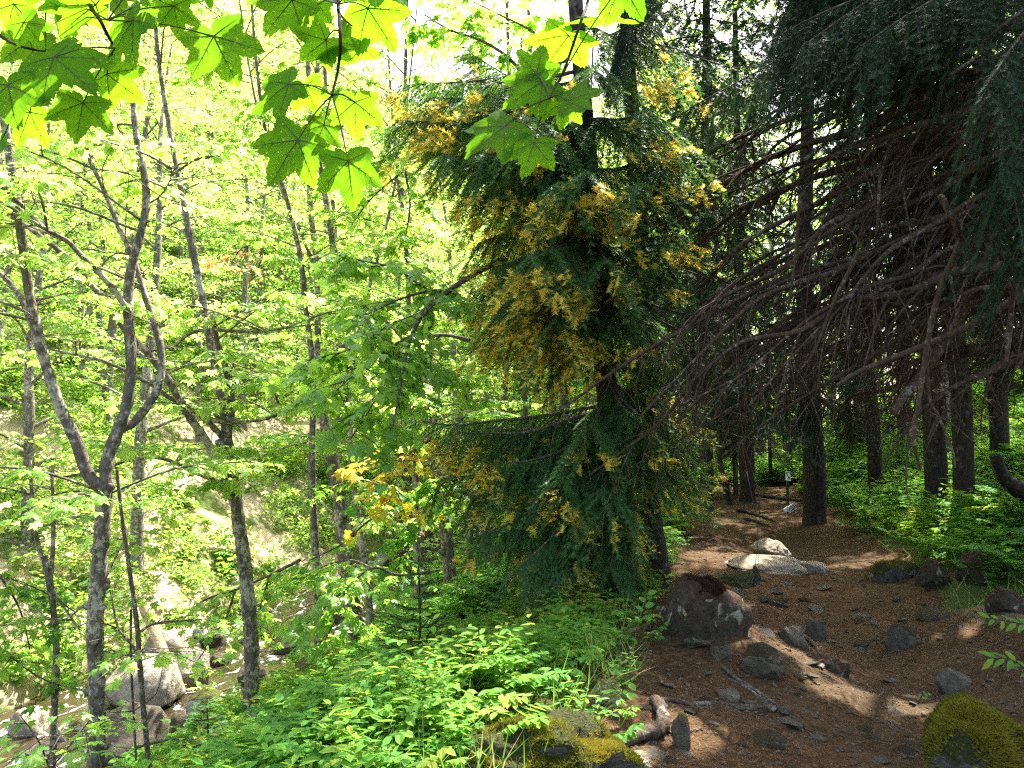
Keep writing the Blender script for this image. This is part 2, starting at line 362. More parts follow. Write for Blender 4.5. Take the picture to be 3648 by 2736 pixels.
# ------------------------------------------------------------------ broadleaf foliage on branches
def leaf_plate(mbw, mbl, a, d, L, nl, size, tmpl=LEAF5, flat=0.35, mat=0, wood=True, droop=0.15, tint0=.5, width=.5):
    """one twig from a along d carrying nl leaves in a loose layer"""
    d = norm(np.asarray(d, float)); side = norm(np.cross(d, [0, 0, 1.]))
    end = a + d * L - np.array([0, 0, droop * L])
    if wood: tube(mbw, np.array([a, a + d * L * .5, end]), .006 * max(1, L), .002, 3, 0, .5, cap=False)
    t_ = rng.random(nl) ** .7
    off = (rng.random(nl) - .5) * 2 * width * L * (0.35 + t_ * .5)
    p = a + d * (L * t_)[:, None] - np.array([0, 0, 1.]) * (droop * L * t_ * t_)[:, None] + side * off[:, None] + (rng.random((nl, 3)) - .5) * np.array([.1, .1, .16]) * L
    dr = d * .6 + side * np.sign(off)[:, None] * .5 + rand_dirs(nl) * .7; dr[:, 2] -= .25 + .3 * rng.random(nl)
    nn = np.array([0, 0, 1.]) + rand_dirs(nl, -1, 1) * flat * 1.6
    s_ = size * (.6 + .7 * rng.random(nl))
    mbl.inst(tmpl[0], tmpl[1], frames(dr, nn, s_), p, mat, np.clip(tint0 + (rng.random(nl) - .5) * .9, 0, 1))

def gen_tree(seed, H, base, rb, nl_limb, leaf, nper, reach, lean=.08, tmpl=LEAF3):
    """forest maple at the origin: returns trunk and crown builders"""
    global rng
    keep = rng; rng = np.random.default_rng(seed)
    w, l = MB(), MB()
    top = np.array([(rng.random() - .5) * lean * 2 * H, (rng.random() - .5) * lean * 2 * H, H])
    ctl = [np.array([0, 0, -.3])] + [top * t_ + np.array([(rng.random() - .5) * .35, (rng.random() - .5) * .35, 0]) for t_ in (.2, .42, .62, .82)] + [top]
    tr = smooth_line(ctl, 5); nn = len(tr)
    rad = rb * (1 - np.linspace(0, 1, nn) * .85); rad[0] *= 1.35
    tube(w, tr, 0, 0, 9, 0, .5, .1, rad)
    ga = rng.random() * 6
    for i in range(nl_limb):
        t_ = base + (1 - base) * (i + .3) / nl_limb; k = min(nn - 1, int(t_ * nn)); a = tr[k]
        ga += 2.4 + rng.random() * .6
        up = .25 + .5 * t_ * rng.random(); L = reach * (.55 + .6 * rng.random()) * (1.1 - .55 * abs(t_ - .5))
        d = norm(np.array([math.cos(ga), math.sin(ga), up]))
        lm = smooth_line([a, a + d * L * .35 + [0, 0, .06 * L], a + d * L * .7 + np.append((rng.random(2) - .5) * .25 * L, .02 * L), a + d * L + np.append((rng.random(2) - .5) * .3 * L, -.06 * L)], 4)
        tube(w, lm, max(.012, rad[k] * .42), .006, 5, 0, .5, .08)
        for j in range(int(7 + 3 * rng.random())):
            q = lm[int((.22 + .78 * rng.random()) * (len(lm) - 1))]; an = rng.random() * 6.28
            dd = norm(d * .6 + np.array([math.cos(an), math.sin(an), .15 * rng.random() - .05]))
            leaf_plate(w, l, q, dd, .55 + .75 * rng.random(), nper, leaf, tmpl, .4)
    rng = keep
    return w, l
def place_z(x, y): return float(hgt(x, y))
OUT = dict(protos=[])
def tree_proto(seed, H, base, rb, nlimb, leaf, nper, reach, **kw):
    w, l = gen_tree(seed, H, base, rb, nlimb, leaf, nper, reach, **kw)
    return w.mesh('trunk', B_FAR), l.mesh('crown', M_MAPLE if seed != 103 else M_MAPLEDEEP)
def put_tree(proto, x, y, rz, s, label, group=None, cat='tree', name='maple_tree', dz=0):
    r = thing(name, label, cat, (x, y, place_z(x, y) + dz), group); r.rotation_euler = (0, 0, rz); r.scale = (s, s, s)
    for nm, me in zip(('trunk', 'crown'), proto):
        o = bpy.data.objects.new(nm, me); COL.objects.link(o); o.parent = r
    return r
PROTO = [tree_proto(101, 11, .12, .14, 22, .13, 22, 2.6), tree_proto(102, 13, .10, .16, 25, .13, 22, 2.9, lean=.12),
         tree_proto(103, 9.5, .15, .11, 19, .12, 23, 2.3, lean=.15), tree_proto(104, 12, .28, .15, 22, .13, 23, 2.7, lean=.1)]

# far hillside beyond the stream
k = 0
for u in np.arange(-15.5, -46, -3.6):
    for s in np.arange(2, 62, 3.9):
        uu = u + (rng.random() - .5) * 2.6; s2 = s + (rng.random() - .5) * 2.8
        x, y = xy(uu, s2)
        if y < 7: continue
        px = 512 + x / y * F
        if px < -160 or px > 660: continue
        if -19 < uu and 150 < px < 330 and y < 30: continue
        if rng.random() < .12: continue
        put_tree(PROTO[k % 4], x, y, rng.random() * 6.3, .8 + .5 * rng.random(), 'slender maple with bright sunlit leaves on the slope across the stream', 'maples on the slope across the stream')
        k += 1

# ------------------------------------------------------------------ trees of the near slope, limb by limb
def hand_tree(name, label, d, limbs, bark, crown=None, cat='tree', group=None, knots=0, twigs=0):
    """limbs: list of (pixel polyline, width px at start, width px at end, depth drift); the first is the trunk"""
    p0 = P(*limbs[0][0][0], d); gz = place_z(p0[0], p0[1]); base = np.array([p0[0], p0[1], gz])
    r = thing(name, label, cat, base, group)
    cw, cl, ends = MB(), MB(), []
    for i, lim in enumerate(limbs):
        pl, w0, w1, dr = lim[:4]
        n = len(pl); off = 0 if i == 0 else limbs[i][4] if len(limbs[i]) > 4 else 0
        pts = [P(px, py, d + off + dr * j / max(1, n - 1)) for j, (px, py) in enumerate(pl)]
        if i == 0 and pts[0][2] > gz - .1: pts = [np.array([pts[0][0], pts[0][1], gz - .3])] + pts
        if i == 0 and pts[0][2] <= gz - .1: pts[0][2] = min(pts[0][2], gz - .25)
        if d > 10 and pl[-1][1] < 290 and n > 3:
            for e_ in range(3): pts.append(pts[-1] + (pts[-1] - pts[-2]) * .9 + np.array([0, 0, .4])); w1 = w1 * .8
        L = smooth_line(pts, 6); m = len(L)
        mb = MB(); rad = np.linspace(w0, w1, m) * .39 * d / F
        rad = rad * (1 + .10 * vnoise(np.arange(m) * .8, np.full(m, i * 3.1), 5) * 2)
        if i == 0: rad[:3] *= np.array([1.35, 1.15, 1.05])
        tube(mb, L, 0, 0, 10 if w0 > 8 else 6, 0, .5, .07, rad)
        for q in range(knots if i == 0 else knots // 3):
            a = L[int(rng.random() * (m - 1))]; dd = rand_dirs(1, -.2, .4)[0]; rr = rad[0] * .75
            tube(mb, np.array([a, a + dd * rr * 1.0, a + dd * rr * 1.35]), 0, 0, 6, 0, .5, .15, [rr * .55, rr * .4, rr * .15])
        for q in range(int(twigs * (1 if i else .4))):
            a = L[int((.3 + .7 * rng.random()) * (m - 1))]; dd = rand_dirs(1, -.1, .7)[0]; l_ = .25 + .6 * rng.random()
            tube(mb, smooth_line([a, a + dd * l_ * .5 + [0, 0, -.05 * l_], a + dd * l_ + rand_dirs(1)[0] * .15], 3), .007, .0025, 4, 0)
        mb.build('trunk' if i == 0 else 'limb', bark, r)
        ends.append(L)
    if crown:
        n, length, leaf, nper, tmpl, lo, mat = crown
        for q in range(n):
            L = ends[int(rng.random() * len(ends))]; a = L[int((lo + (1 - lo) * rng.random()) * (len(L) - 1))]
            an = rng.random() * 6.28; dd = np.array([math.cos(an), math.sin(an), .15 + .25 * rng.random()])
            l_ = length * (.5 + .8 * rng.random())
            b1 = smooth_line([a, a + dd * l_ * .5, a + dd * l_ + np.array([(rng.random() - .5) * .5, (rng.random() - .5) * .5, -.15 * l_])], 4)
            tube(cw, b1, .014, .006, 5, 0, .5, .05)
            for h in range(5):
                an2 = an + (rng.random() - .5) * 2.2; q_ = b1[int((.35 + .65 * rng.random()) * (len(b1) - 1))]
                leaf_plate(cw, cl, q_, np.array([math.cos(an2), math.sin(an2), .05]), .35 + .5 * rng.random(), nper, leaf, tmpl, .35)
        cl.merge(cw, 1).build('crown', [mat, bark], r)
    return r

hand_tree('maple_tree', 'lichen-spotted maple forking into a wide Y with a moss-knotted crooked limb', 7.2, [
    ([(96, 790), (97, 740), (97, 690), (95, 640), (97, 590), (101, 545), (104, 500), (105, 484)], 22, 19, 0),
    ([(104, 490), (88, 474), (76, 440), (62, 412), (48, 372), (38, 335), (30, 298), (22, 240), (15, 190), (7, 140), (2, 95)], 16, 9, -.4),
    ([(106, 488), (107, 462), (118, 430), (126, 408), (131, 370), (129, 325), (128, 300), (131, 270), (141, 232), (146, 205), (145, 178), (139, 152), (135, 125), (133, 102)], 17, 7, .3),
    ([(119, 430), (134, 422), (150, 402), (160, 382), (161, 350), (153, 320), (142, 286), (132, 255), (118, 225), (104, 190), (92, 165), (84, 140)], 12, 5, .5, .1),
    ([(129, 312), (112, 287), (86, 260), (66, 240), (44, 228), (22, 205), (0, 186)], 8, 4, -.5, .1),
    ([(48, 372), (40, 350), (30, 320), (22, 300), (12, 285), (-6, 268)], 10, 6, .4),
    ([(146, 205), (160, 196), (170, 180), (172, 166)], 3, 1.5, .1, .3)],
    B_MAPLE, (26, 1.3, .10, 14, LEAF5, .4, M_MAPLE), knots=22, twigs=7)
hand_tree('maple_tree', 'dark knotty maple with a broken stub at its fork, beside the stream boulders', 10.2, [
    ([(246, 752), (250, 710), (252, 660), (249, 610), (245, 570), (240, 530), (235, 495), (230, 465), (226, 435)], 21, 15, 0),
    ([(227, 440), (224, 412), (214, 360), (206, 320), (200, 285), (190, 240), (184, 205), (176, 165), (168, 120), (160, 70), (155, 20)], 12, 5, .6),
    ([(227, 440), (231, 412), (230, 385), (224, 362), (217, 340), (212, 312)], 11, 6, -.3),
    ([(236, 505), (224, 478), (206, 440), (190, 418), (172, 386), (150, 356), (125, 330), (104, 300), (72, 262), (40, 236), (0, 205)], 12, 5, -1.2),
    ([(227, 442), (214, 428), (196, 412), (170, 398), (150, 384), (120, 368), (92, 358), (60, 352)], 8, 3, -.7),
    ([(196, 412), (214, 421), (240, 422), (265, 419), (286, 412)], 5, 3, -.6),
    ([(170, 350), (186, 336), (204, 330), (236, 331), (262, 331), (290, 327)], 5, 3, -.8),
    ([(232, 500), (222, 485), (190, 470), (160, 458), (130, 460), (100, 470), (60, 478)], 7, 3, -.6)],
    B_MAPLE, (36, 1.6, .11, 16, LEAF5, .4, M_MAPLE), knots=14, twigs=6)
hand_tree('maple_tree', 'grey maple with orange moss rotting at its base, among the herbs', 13.0, [
    ([(361, 668), (356, 635), (352, 600), (346, 560), (342, 520), (338, 485), (331, 450), (328, 430)], 25, 15, 0),
    ([(331, 452), (336, 430), (343, 405), (345, 380), (343, 350), (341, 320), (338, 280), (332, 240), (326, 200), (318, 150), (310, 90), (306, 30)], 13, 7, .5),
    ([(330, 450), (325, 420), (318, 390), (312, 355), (306, 310), (302, 270), (296, 235), (284, 190), (270, 150), (262, 110)], 10, 4, -.4),
    ([(344, 395), (352, 370), (358, 340), (366, 300), (380, 250), (392, 200)], 7, 3, .4)],
    B_MAPLE, (38, 1.8, .12, 18, LEAF5, .4, M_MAPLE), knots=10, twigs=4)
hand_tree('maple_tree', 'slim pale maple stem leaning at the edge of the stream, half hidden by leaves', 9.0, [
    ([(52, 770), (55, 700), (56, 640), (50, 585), (44, 556)], 9, 8, 0), ([(50, 585), (53, 550), (53, 510), (52, 470)], 6, 4, .2), ([(48, 575), (38, 545), (33, 510), (30, 460)], 6, 4, .2),
    ([(52, 590), (66, 610), (80, 630)], 3, 2, -.2)],
    B_MAPLE, (8, 1.0, .10, 12, LEAF5, .4, M_MAPLE), knots=6, twigs=4)
hand_tree('maple_sapling', 'thin dark double-stemmed sapling close beside the Y-shaped maple', 6.9, [
    ([(151, 790), (146, 735), (141, 680), (137, 625), (131, 580), (124, 530), (119, 490), (117, 470)], 8, 4, 0),
    ([(139, 655), (128, 640), (118, 628), (114, 610), (110, 590)], 4, 2, .1), ([(131, 610), (131, 660), (134, 720), (136, 760)], 3, 3, .25)],
    B_TWIG, (4, .7, .09, 9, LEAF5, .3, M_MAPLE), cat='sapling', twigs=4)
hand_tree('maple_tree', 'white-barked slim maple lit along one side, between darker trunks', 14.5, [
    ([(419, 640), (418, 600), (417, 560), (416, 510), (415, 470), (412, 420), (408, 370), (409, 320), (407, 260), (402, 200), (404, 130)], 11, 6, 0),
    ([(415, 480), (424, 450), (436, 420), (440, 380)], 6, 3, .3)],
    B_FAR, (22, 1.5, .12, 18, LEAF5, .45, M_MAPLE), knots=6)
hand_tree('maple_tree', 'dark mossy maple with two stems rising behind the golden spruce boughs', 16.5, [
    ([(452, 615), (450, 580), (447, 540), (442, 500), (438, 470)], 20, 15, 0),
    ([(442, 500), (434, 460), (430, 420), (424, 370), (420, 330), (412, 280), (404, 230)], 11, 5, .4),
    ([(440, 490), (452, 450), (462, 410), (470, 370), (478, 330), (490, 280)], 11, 6, -.4)],
    B_MAPLE, (26, 1.8, .12, 18, LEAF3, .4, M_MAPLE), knots=8)
hand_tree('maple_tree', 'thick brown maple forking low, under the horizontal spruce bough', 18.0, [
    ([(492, 590), (489, 560), (484, 525), (476, 500), (462, 484), (452, 470)], 22, 12, 0),
    ([(484, 525), (492, 500), (497, 470), (500, 430), (505, 380), (508, 330), (512, 270)], 13, 7, .5)],
    B_MAPLE, (24, 1.8, .12, 18, LEAF3, .3, M_MAPLE), knots=8)
hand_tree('maple_tree', 'dark straight maple stem in the gap below the golden boughs', 15.5, [
    ([(521, 600), (522, 560), (524, 500), (526, 440), (524, 380), (522, 330), (516, 250), (512, 160)], 10, 6, 0)],
    B_MAPLE, (22, 1.7, .12, 18, LEAF3, .4, M_MAPLE), knots=5)
hand_tree('maple_tree', 'pair of narrow grey maple stems leaning apart in the bright gap', 19.0, [
    ([(548, 590), (549, 540), (552, 480), (553, 420), (550, 360), (546, 300), (540, 220)], 12, 7, 0),
    ([(552, 470), (560, 420), (566, 370), (574, 320), (580, 260)], 8, 5, .3)],
    B_MAPLE, (26, 1.8, .12, 18, LEAF3, .35, M_MAPLE), knots=5)
hand_tree('maple_tree', 'pale streaked maple stem close behind the mossy grey maple', 17.0, [
    ([(372, 640), (368, 590), (360, 530), (352, 470), (350, 410), (346, 350), (340, 300), (336, 240), (330, 160)], 11, 6, 0)],
    B_FAR, (26, 1.8, .12, 20, LEAF3, .3, M_MAPLE), knots=5)
hand_tree('maple_tree', 'tall maple with a dark crown rising behind the hanging sycamore twigs', 15.0, [
    ([(318, 640), (316, 560), (312, 480), (314, 400), (318, 330), (316, 260), (310, 200), (312, 140), (318, 60), (322, 0)], 12, 6, 0),
    ([(316, 270), (300, 230), (286, 200), (270, 160)], 6, 3, .3)],
    B_MAPLE, (34, 1.8, .12, 20, LEAF5, .4, M_MAPLE), knots=6)

# more maples down the near slope and far along the stream
spots = [(-4.5, 22), (-7.0, 20), (-3.2, 27), (-6.5, 28), (-8.3, 24), (-2.6, 33), (-5.0, 36), (-8.0, 34), (-3.6, 42), (-7.5, 44), (-2.4, 20.5), (-4.0, 50), (-9, 52)]
for k, (u, s) in enumerate(spots):
    x, y = xy(u, s); put_tree(PROTO[(k + 1) % 4], x, y, k * 1.7, .8 + .3 * rng.random(), 'leafy maple on the slope between the path and the stream', 'maples on the slope below the path')
k = 0
for u in np.arange(-14, 3, 2.9):
    for s in np.arange(30, 66, 4.0):
        x, y = xy(u + (rng.random() - .5) * 2, s + (rng.random() - .5) * 2.5); put_tree(PROTO[k % 4], x, y, rng.random() * 6, 1.0 + .5 * rng.random(), 'bright leafy maple closing the head of the stream valley', 'maples at the head of the valley'); k += 1
# bright maples beyond the dark spruces
k = 0
for u in (3.5, 6.5, 9.5, 13, 17, 22, 27):
    for s in (26, 31, 37, 44, 52):
        uu = u + (rng.random() - .5) * 2; s2 = s + (rng.random() - .5) * 3; x, y = xy(uu, s2)
        if abs(uu) < 2.2 and s2 < 27: continue
        if x / y * F > 640: continue
        put_tree(PROTO[k % 4], x, y, k * 2.1, .9 + .4 * rng.random(), 'bright maple glimpsed through the dark branches beyond the bend of the path', 'maples beyond the dark spruces'); k += 1
for k, (px, d, s) in enumerate([(690, 23, 1.0), (790, 24, 1.1), (860, 21, 1.0), (950, 19, 1.0)]):
    p = P(px, 400, d); put_tree(PROTO[(k + 3) % 4], p[0], p[1], k * 2.3, s, ['sunlit maple behind the bare spruce boughs nearest the golden spruce', 'sunlit maple right behind the densest bare boughs above the white sign', 'sunlit maple upslope of the path behind bare boughs', 'sunlit maple highest on the bank behind bare boughs'][k])

# maple boughs hanging into the middle, seen from above
def maple_bough(label, stems, d, leaf, mat, nplate, nper, width=.5, name='maple_bough'):
    r = thing(name, label, 'branch', P(*stems[0][0][0], d))
    w, l = MB(), MB()
    for pl, w0, w1, dr in stems:
        L = smooth_line([P(px, py, d + dr * j / (len(pl) - 1)) for j, (px, py) in enumerate(pl)], 6)
        tube(w, L, w0 * .5 * d / F, w1 * .5 * d / F, 6, 0, .5, .08)
        for q in range(nplate):
            a = L[int((.15 + .85 * rng.random()) * (len(L) - 1))]; an = rng.random() * 6.28
            dd = norm(np.array([math.cos(an), math.sin(an), -.15]) + norm(L[-1] - L[0]) * .5)
            leaf_plate(w, l, a, dd, .3 + .4 * rng.random(), nper, leaf, LEAF5, .3, 0, True, .25, width=width)
    w.build('stem', B_TWIG, r); l.build('leaves', mat, r); return r
maple_bough('leafy maple bough drooping from the golden spruce towards the grey maple', [
    ([(505, 258), (478, 272), (450, 290), (425, 312), (412, 335), (404, 365), (398, 400), (392, 430)], 6, 1.5, -1.0),
    ([(450, 290), (425, 292), (398, 300), (372, 312), (345, 325)], 3.5, 1, -.9),
    ([(440, 296), (420, 285), (395, 268), (368, 262), (335, 255)], 3, 1, -.6),
    ([(412, 335), (395, 345), (372, 362), (350, 378), (332, 395)], 3, 1, -.9),
    ([(404, 365), (385, 385), (368, 412), (350, 440)], 2.5, 1, -.6),
    ([(425, 312), (390, 325), (360, 345), (330, 356)], 3, 1, -.3)], 7.4, .125, M_MAPLEBLUE, 11, 13)
maple_bough('maple bough of small dark leaves arching over the golden spruce', [
    ([(590, 25), (555, 50), (525, 75), (500, 82), (470, 80), (440, 95)], 6, 2, -.5), ([(525, 75), (505, 55), (480, 40), (450, 30), (425, 15)], 4, 1.5, .3),
    ([(500, 82), (480, 105), (462, 125), (440, 130)], 3, 1, .2), ([(555, 50), (530, 30), (500, 15), (470, 0)], 3, 1, .3)], 9.0, .13, M_MAPLEBLUE, 12, 13)
maple_bough('sprig of yellow maple leaves hanging beside the golden spruce tip', [
    ([(430, 440), (415, 452), (398, 470), (380, 492)], 2.5, 1, -.2), ([(415, 452), (395, 455), (372, 462), (355, 468)], 2, 1, -.3), ([(398, 470), (395, 485), (388, 505)], 1.6, 1, 0)],
    8.2, .115, M_YELLOW, 6, 6, .6)
maple_bough('maple twig of fresh leaves hanging low over the stream bank', [
    ([(440, 570), (400, 575), (372, 568), (345, 590), (320, 612), (300, 630)], 3, 1.2, -.6), ([(372, 568), (350, 560), (325, 566), (300, 580)], 2, 1, .2),
    ([(345, 590), (340, 610), (325, 640)], 2, 1, 0)], 8.6, .12, M_MAPLEBLUE, 10, 9)
maple_bough('low maple twig with round leaves in front of the double-stemmed sapling', [
    ([(60, 800), (50, 770), (38, 740), (20, 715)], 2.5, 1, -.3), ([(50, 770), (70, 745), (90, 720)], 2, 1, 0), ([(60, 800), (85, 775), (110, 768)], 2, 1, 0)], 5.6, .10, M_MAPLEBLUE, 6, 6)
maple_bough('broad maple bough with fresh lime leaves across the middle of the wood', [
    ([(470, 340), (440, 335), (405, 342), (370, 360), (335, 372), (300, 380)], 4, 1.2, .8), ([(440, 335), (420, 360), (400, 390), (385, 420)], 3, 1, .2), ([(405, 342), (385, 320), (360, 305), (330, 300)], 3, 1, .3)], 9.6, .125, M_MAPLE, 13, 13)
maple_bough('maple bough with lime leaves hanging behind the yellow sprig', [
    ([(470, 470), (440, 480), (405, 500), (370, 520), (340, 545), (310, 560)], 4, 1.2, .6), ([(440, 480), (430, 510), (410, 540), (395, 570)], 3, 1, .2), ([(405, 500), (380, 485), (350, 480), (318, 490)], 3, 1, .3)], 10.2, .125, M_MAPLEDEEP, 13, 13)
maple_bough('maple bough reaching over the boulders in the stream', [
    ([(300, 560), (270, 575), (235, 590), (205, 600), (180, 622)], 3.5, 1.2, .8), ([(235, 590), (225, 620), (205, 650), (190, 672)], 2.5, 1, .2), ([(270, 575), (260, 610), (262, 640)], 2, 1, .1)], 10.8, .12, M_MAPLE, 8, 10)
maple_bough('maple bough hanging at the picture edge above the corner shallows', [
    ([(-40, 560), (0, 575), (40, 590), (75, 612)], 3, 1.2, .4), ([(0, 575), (20, 610), (30, 650)], 2.5, 1, .2), ([(-20, 630), (15, 660), (45, 680), (80, 690)], 2.5, 1, .2)], 8.8, .115, M_MAPLEDEEP, 9, 10)
maple_bough('maple bough with pale leaves high between the hanging sycamore twigs', [
    ([(470, 130), (440, 145), (405, 170), (370, 200), (345, 235)], 4, 1.2, .6), ([(440, 145), (415, 140), (392, 150), (380, 165)], 3, 1, .3), ([(405, 170), (410, 205), (405, 240)], 3, 1, .2)], 10.5, .12, M_MAPLE, 11, 12)
maple_bough('dead sprig of dry brown maple leaves caught in a branch', [
    ([(250, 245), (240, 250), (232, 262)], 1.5, 1, 0), ([(262, 250), (262, 258), (258, 268)], 1.5, 1, 0)], 9.8, .10, M_BROWNLEAF, 3, 5, .4)

# ------------------------------------------------------------------ foreground sycamore leaves
def big_leaf_mesh(seed):
    rr = np.random.default_rng(seed)
    key_a = np.array([0, 13, 27, 38, 52, 66, 80, 96, 112, 128, 150, 168, 180]); key_r = np.array([1, .80, .58, .74, .90, .70, .48, .56, .62, .44, .30, .20, .07])
    n = 132; an = np.linspace(-180, 180, n, endpoint=False); ra = np.abs(an)
    rad = np.interp(ra, key_a, key_r)
    tooth = (np.abs(((an / 5.2 + rr.random()) % 1) - .5) * 2) * .075 + (np.abs(((an / 13 + rr.random()) % 1) - .5) * 2) * .05
    rad = rad * (1.03 - tooth) * (1 + .10 * np.interp(np.arange(n), np.arange(0, n + 12, 12), rr.random(n // 12 + 1) - .5))
    for q in range(4): rad *= 1 - .22 * rr.random() * np.exp(-((an - (rr.random() - .5) * 300) / 3.5) ** 2)
    rings = [.25, .5, .75, 1.0]; th = np.radians(an)
    pts = [(0, 0, 0)]; pos = []
    for g in rings:
        for a, q in zip(th, rad): pts.append((math.sin(a) * q * g, math.cos(a) * q * g, 0))
    pts = np.array(pts); x, y = pts[:, 0], pts[:, 1]; rho = np.hypot(x, y); ang = np.degrees(np.arctan2(x, y))
    vein = np.min(np.abs(np.stack([ang - c for c in (0, 52, -52, 110, -110)])), 0)
    z = -.16 * rho ** 2 + .045 * np.clip(vein / 26, 0, 1) * rho + .03 * np.sin(x * 9 + seed) * rho + .03 * np.sin(y * 8 + seed * 2) * rho
    pts[:, 2] = z
    f = [[0, 1 + i, 1 + (i + 1) % n] for i in range(n)]
    mb = MB(); q4 = []
    for g in range(3):
        for i in range(n): q4.append([1 + g * n + i, 1 + (g + 1) * n + i, 1 + (g + 1) * n + (i + 1) % n, 1 + g * n + (i + 1) % n])
    off = pts + np.array([seed * 3.1, seed * 1.7, 0])
    mb.add(pts, f, 0, .5, True, off); mb.add(pts, q4, 0, .5, True, off)
    def ribbon(a0, p0, L, w, bend=0):
        for sgn in (1, -1):
            v = []; m = 6
            for i in range(m + 1):
                s_ = i / m; a = a0 + bend * s_; c = np.array([p0[0] + math.sin(a) * L * s_, p0[1] + math.cos(a) * L * s_])
                r_ = math.hypot(*c); h = -.16 * r_ ** 2 + .03 * math.sin(c[0] * 9 + seed) * r_ + .03 * math.sin(c[1] * 8 + seed * 2) * r_ + sgn * .006
                ww = w * (1 - .85 * s_); nx, ny = math.cos(a) * ww, -math.sin(a) * ww
                v += [(c[0] - nx, c[1] - ny, h), (c[0] + nx, c[1] + ny, h)]
            mb.add(v, [[2 * i, 2 * i + 1, 2 * i + 3, 2 * i + 2] for i in range(m)], 1, .5)
    for c, L in ((0, .93), (52, .82), (-52, .82), (110, .5), (-110, .5)):
        a = math.radians(c); ribbon(a, (0, 0), L, .0095)
        for s_ in (.3, .5, .68):
            for sg in (1, -1):
                p0 = (math.sin(a) * L * s_, math.cos(a) * L * s_)
                if abs(c) < 100: ribbon(a + sg * .75, p0, .17 * L, .004, -sg * .2)
    return mb.mesh('leaf', [M_BIG, M_VEIN], (0, 0, 0), 'leafpos')
def big_leaf_mat():
    t = NT('sycamore_leaf'); v = t.attr('leafpos', 'Vector')
    b = t.noise(3.0, 4, .6, v); b2 = t.noise(16, 5, .7, v)
    vo = t.n('ShaderNodeTexVoronoi'); vo.inputs['Scale'].default_value = 8.5; t.lk(v, vo.inputs['Vector'])
    sep = t.n('ShaderNodeSeparateColor'); t.lk(vo.outputs['Color'], sep.inputs[0])
    gt = t.n('ShaderNodeMath', operation='GREATER_THAN'); t.lk(sep.outputs[0], gt.inputs[0]); gt.inputs[1].default_value = .42
    lt = t.n('ShaderNodeMath', operation='LESS_THAN'); t.lk(vo.outputs['Distance'], lt.inputs[0]); lt.inputs[1].default_value = .15
    sp = t.n('ShaderNodeMath', operation='MULTIPLY'); t.lk(gt.outputs[0], sp.inputs[0]); t.lk(lt.outputs[0], sp.inputs[1])
    l2 = t.n('ShaderNodeMath', operation='LESS_THAN'); t.lk(vo.outputs['Distance'], l2.inputs[0]); l2.inputs[1].default_value = .06
    sp2 = t.n('ShaderNodeMath', operation='MULTIPLY'); t.lk(gt.outputs[0], sp2.inputs[0]); t.lk(l2.outputs[0], sp2.inputs[1])
    col = t.ramp(b, [(.3, (.022, .085, .008)), (.7, (.04, .12, .012))]); trc = t.mix(t.ramp(b2, [(.3, (0, 0, 0)), (.7, (1, 1, 1))]), t.ramp(b, [(.3, (.14, .39, .007)), (.7, (.20, .47, .011))]), t.ramp(b, [(.3, (.18, .44, .008)), (.7, (.26, .53, .013))]))
    col = t.mix(sp.outputs[0], col, (.4, .38, .04)); trc = t.mix(sp.outputs[0], trc, (.75, .7, .06))
    col = t.mix(sp2.outputs[0], col, (.16, .14, .02)); trc = t.mix(sp2.outputs[0], trc, (.4, .5, .03))
    t.base(col, .6, .05); t.bump(b2, .004, .4)
    tr = t.n('ShaderNodeBsdfTranslucent'); t.lk(trc, tr.inputs['Color'])
    mx = t.n('ShaderNodeMixShader'); mx.inputs[0].default_value = .6
    t.lk(t.bsdf.outputs[0], mx.inputs[1]); t.lk(tr.outputs[0], mx.inputs[2]); t.lk(mx.outputs[0], t.out.inputs['Surface']); return t.m
M_BIG = big_leaf_mat()
M_VEIN = leaf_mat('leaf_vein', [(.06, .07, .015), (.09, .10, .02)], [(.10, .13, .02), (.14, .18, .02)], .35)
BIGLEAF = [big_leaf_mesh(i) for i in range(5)]
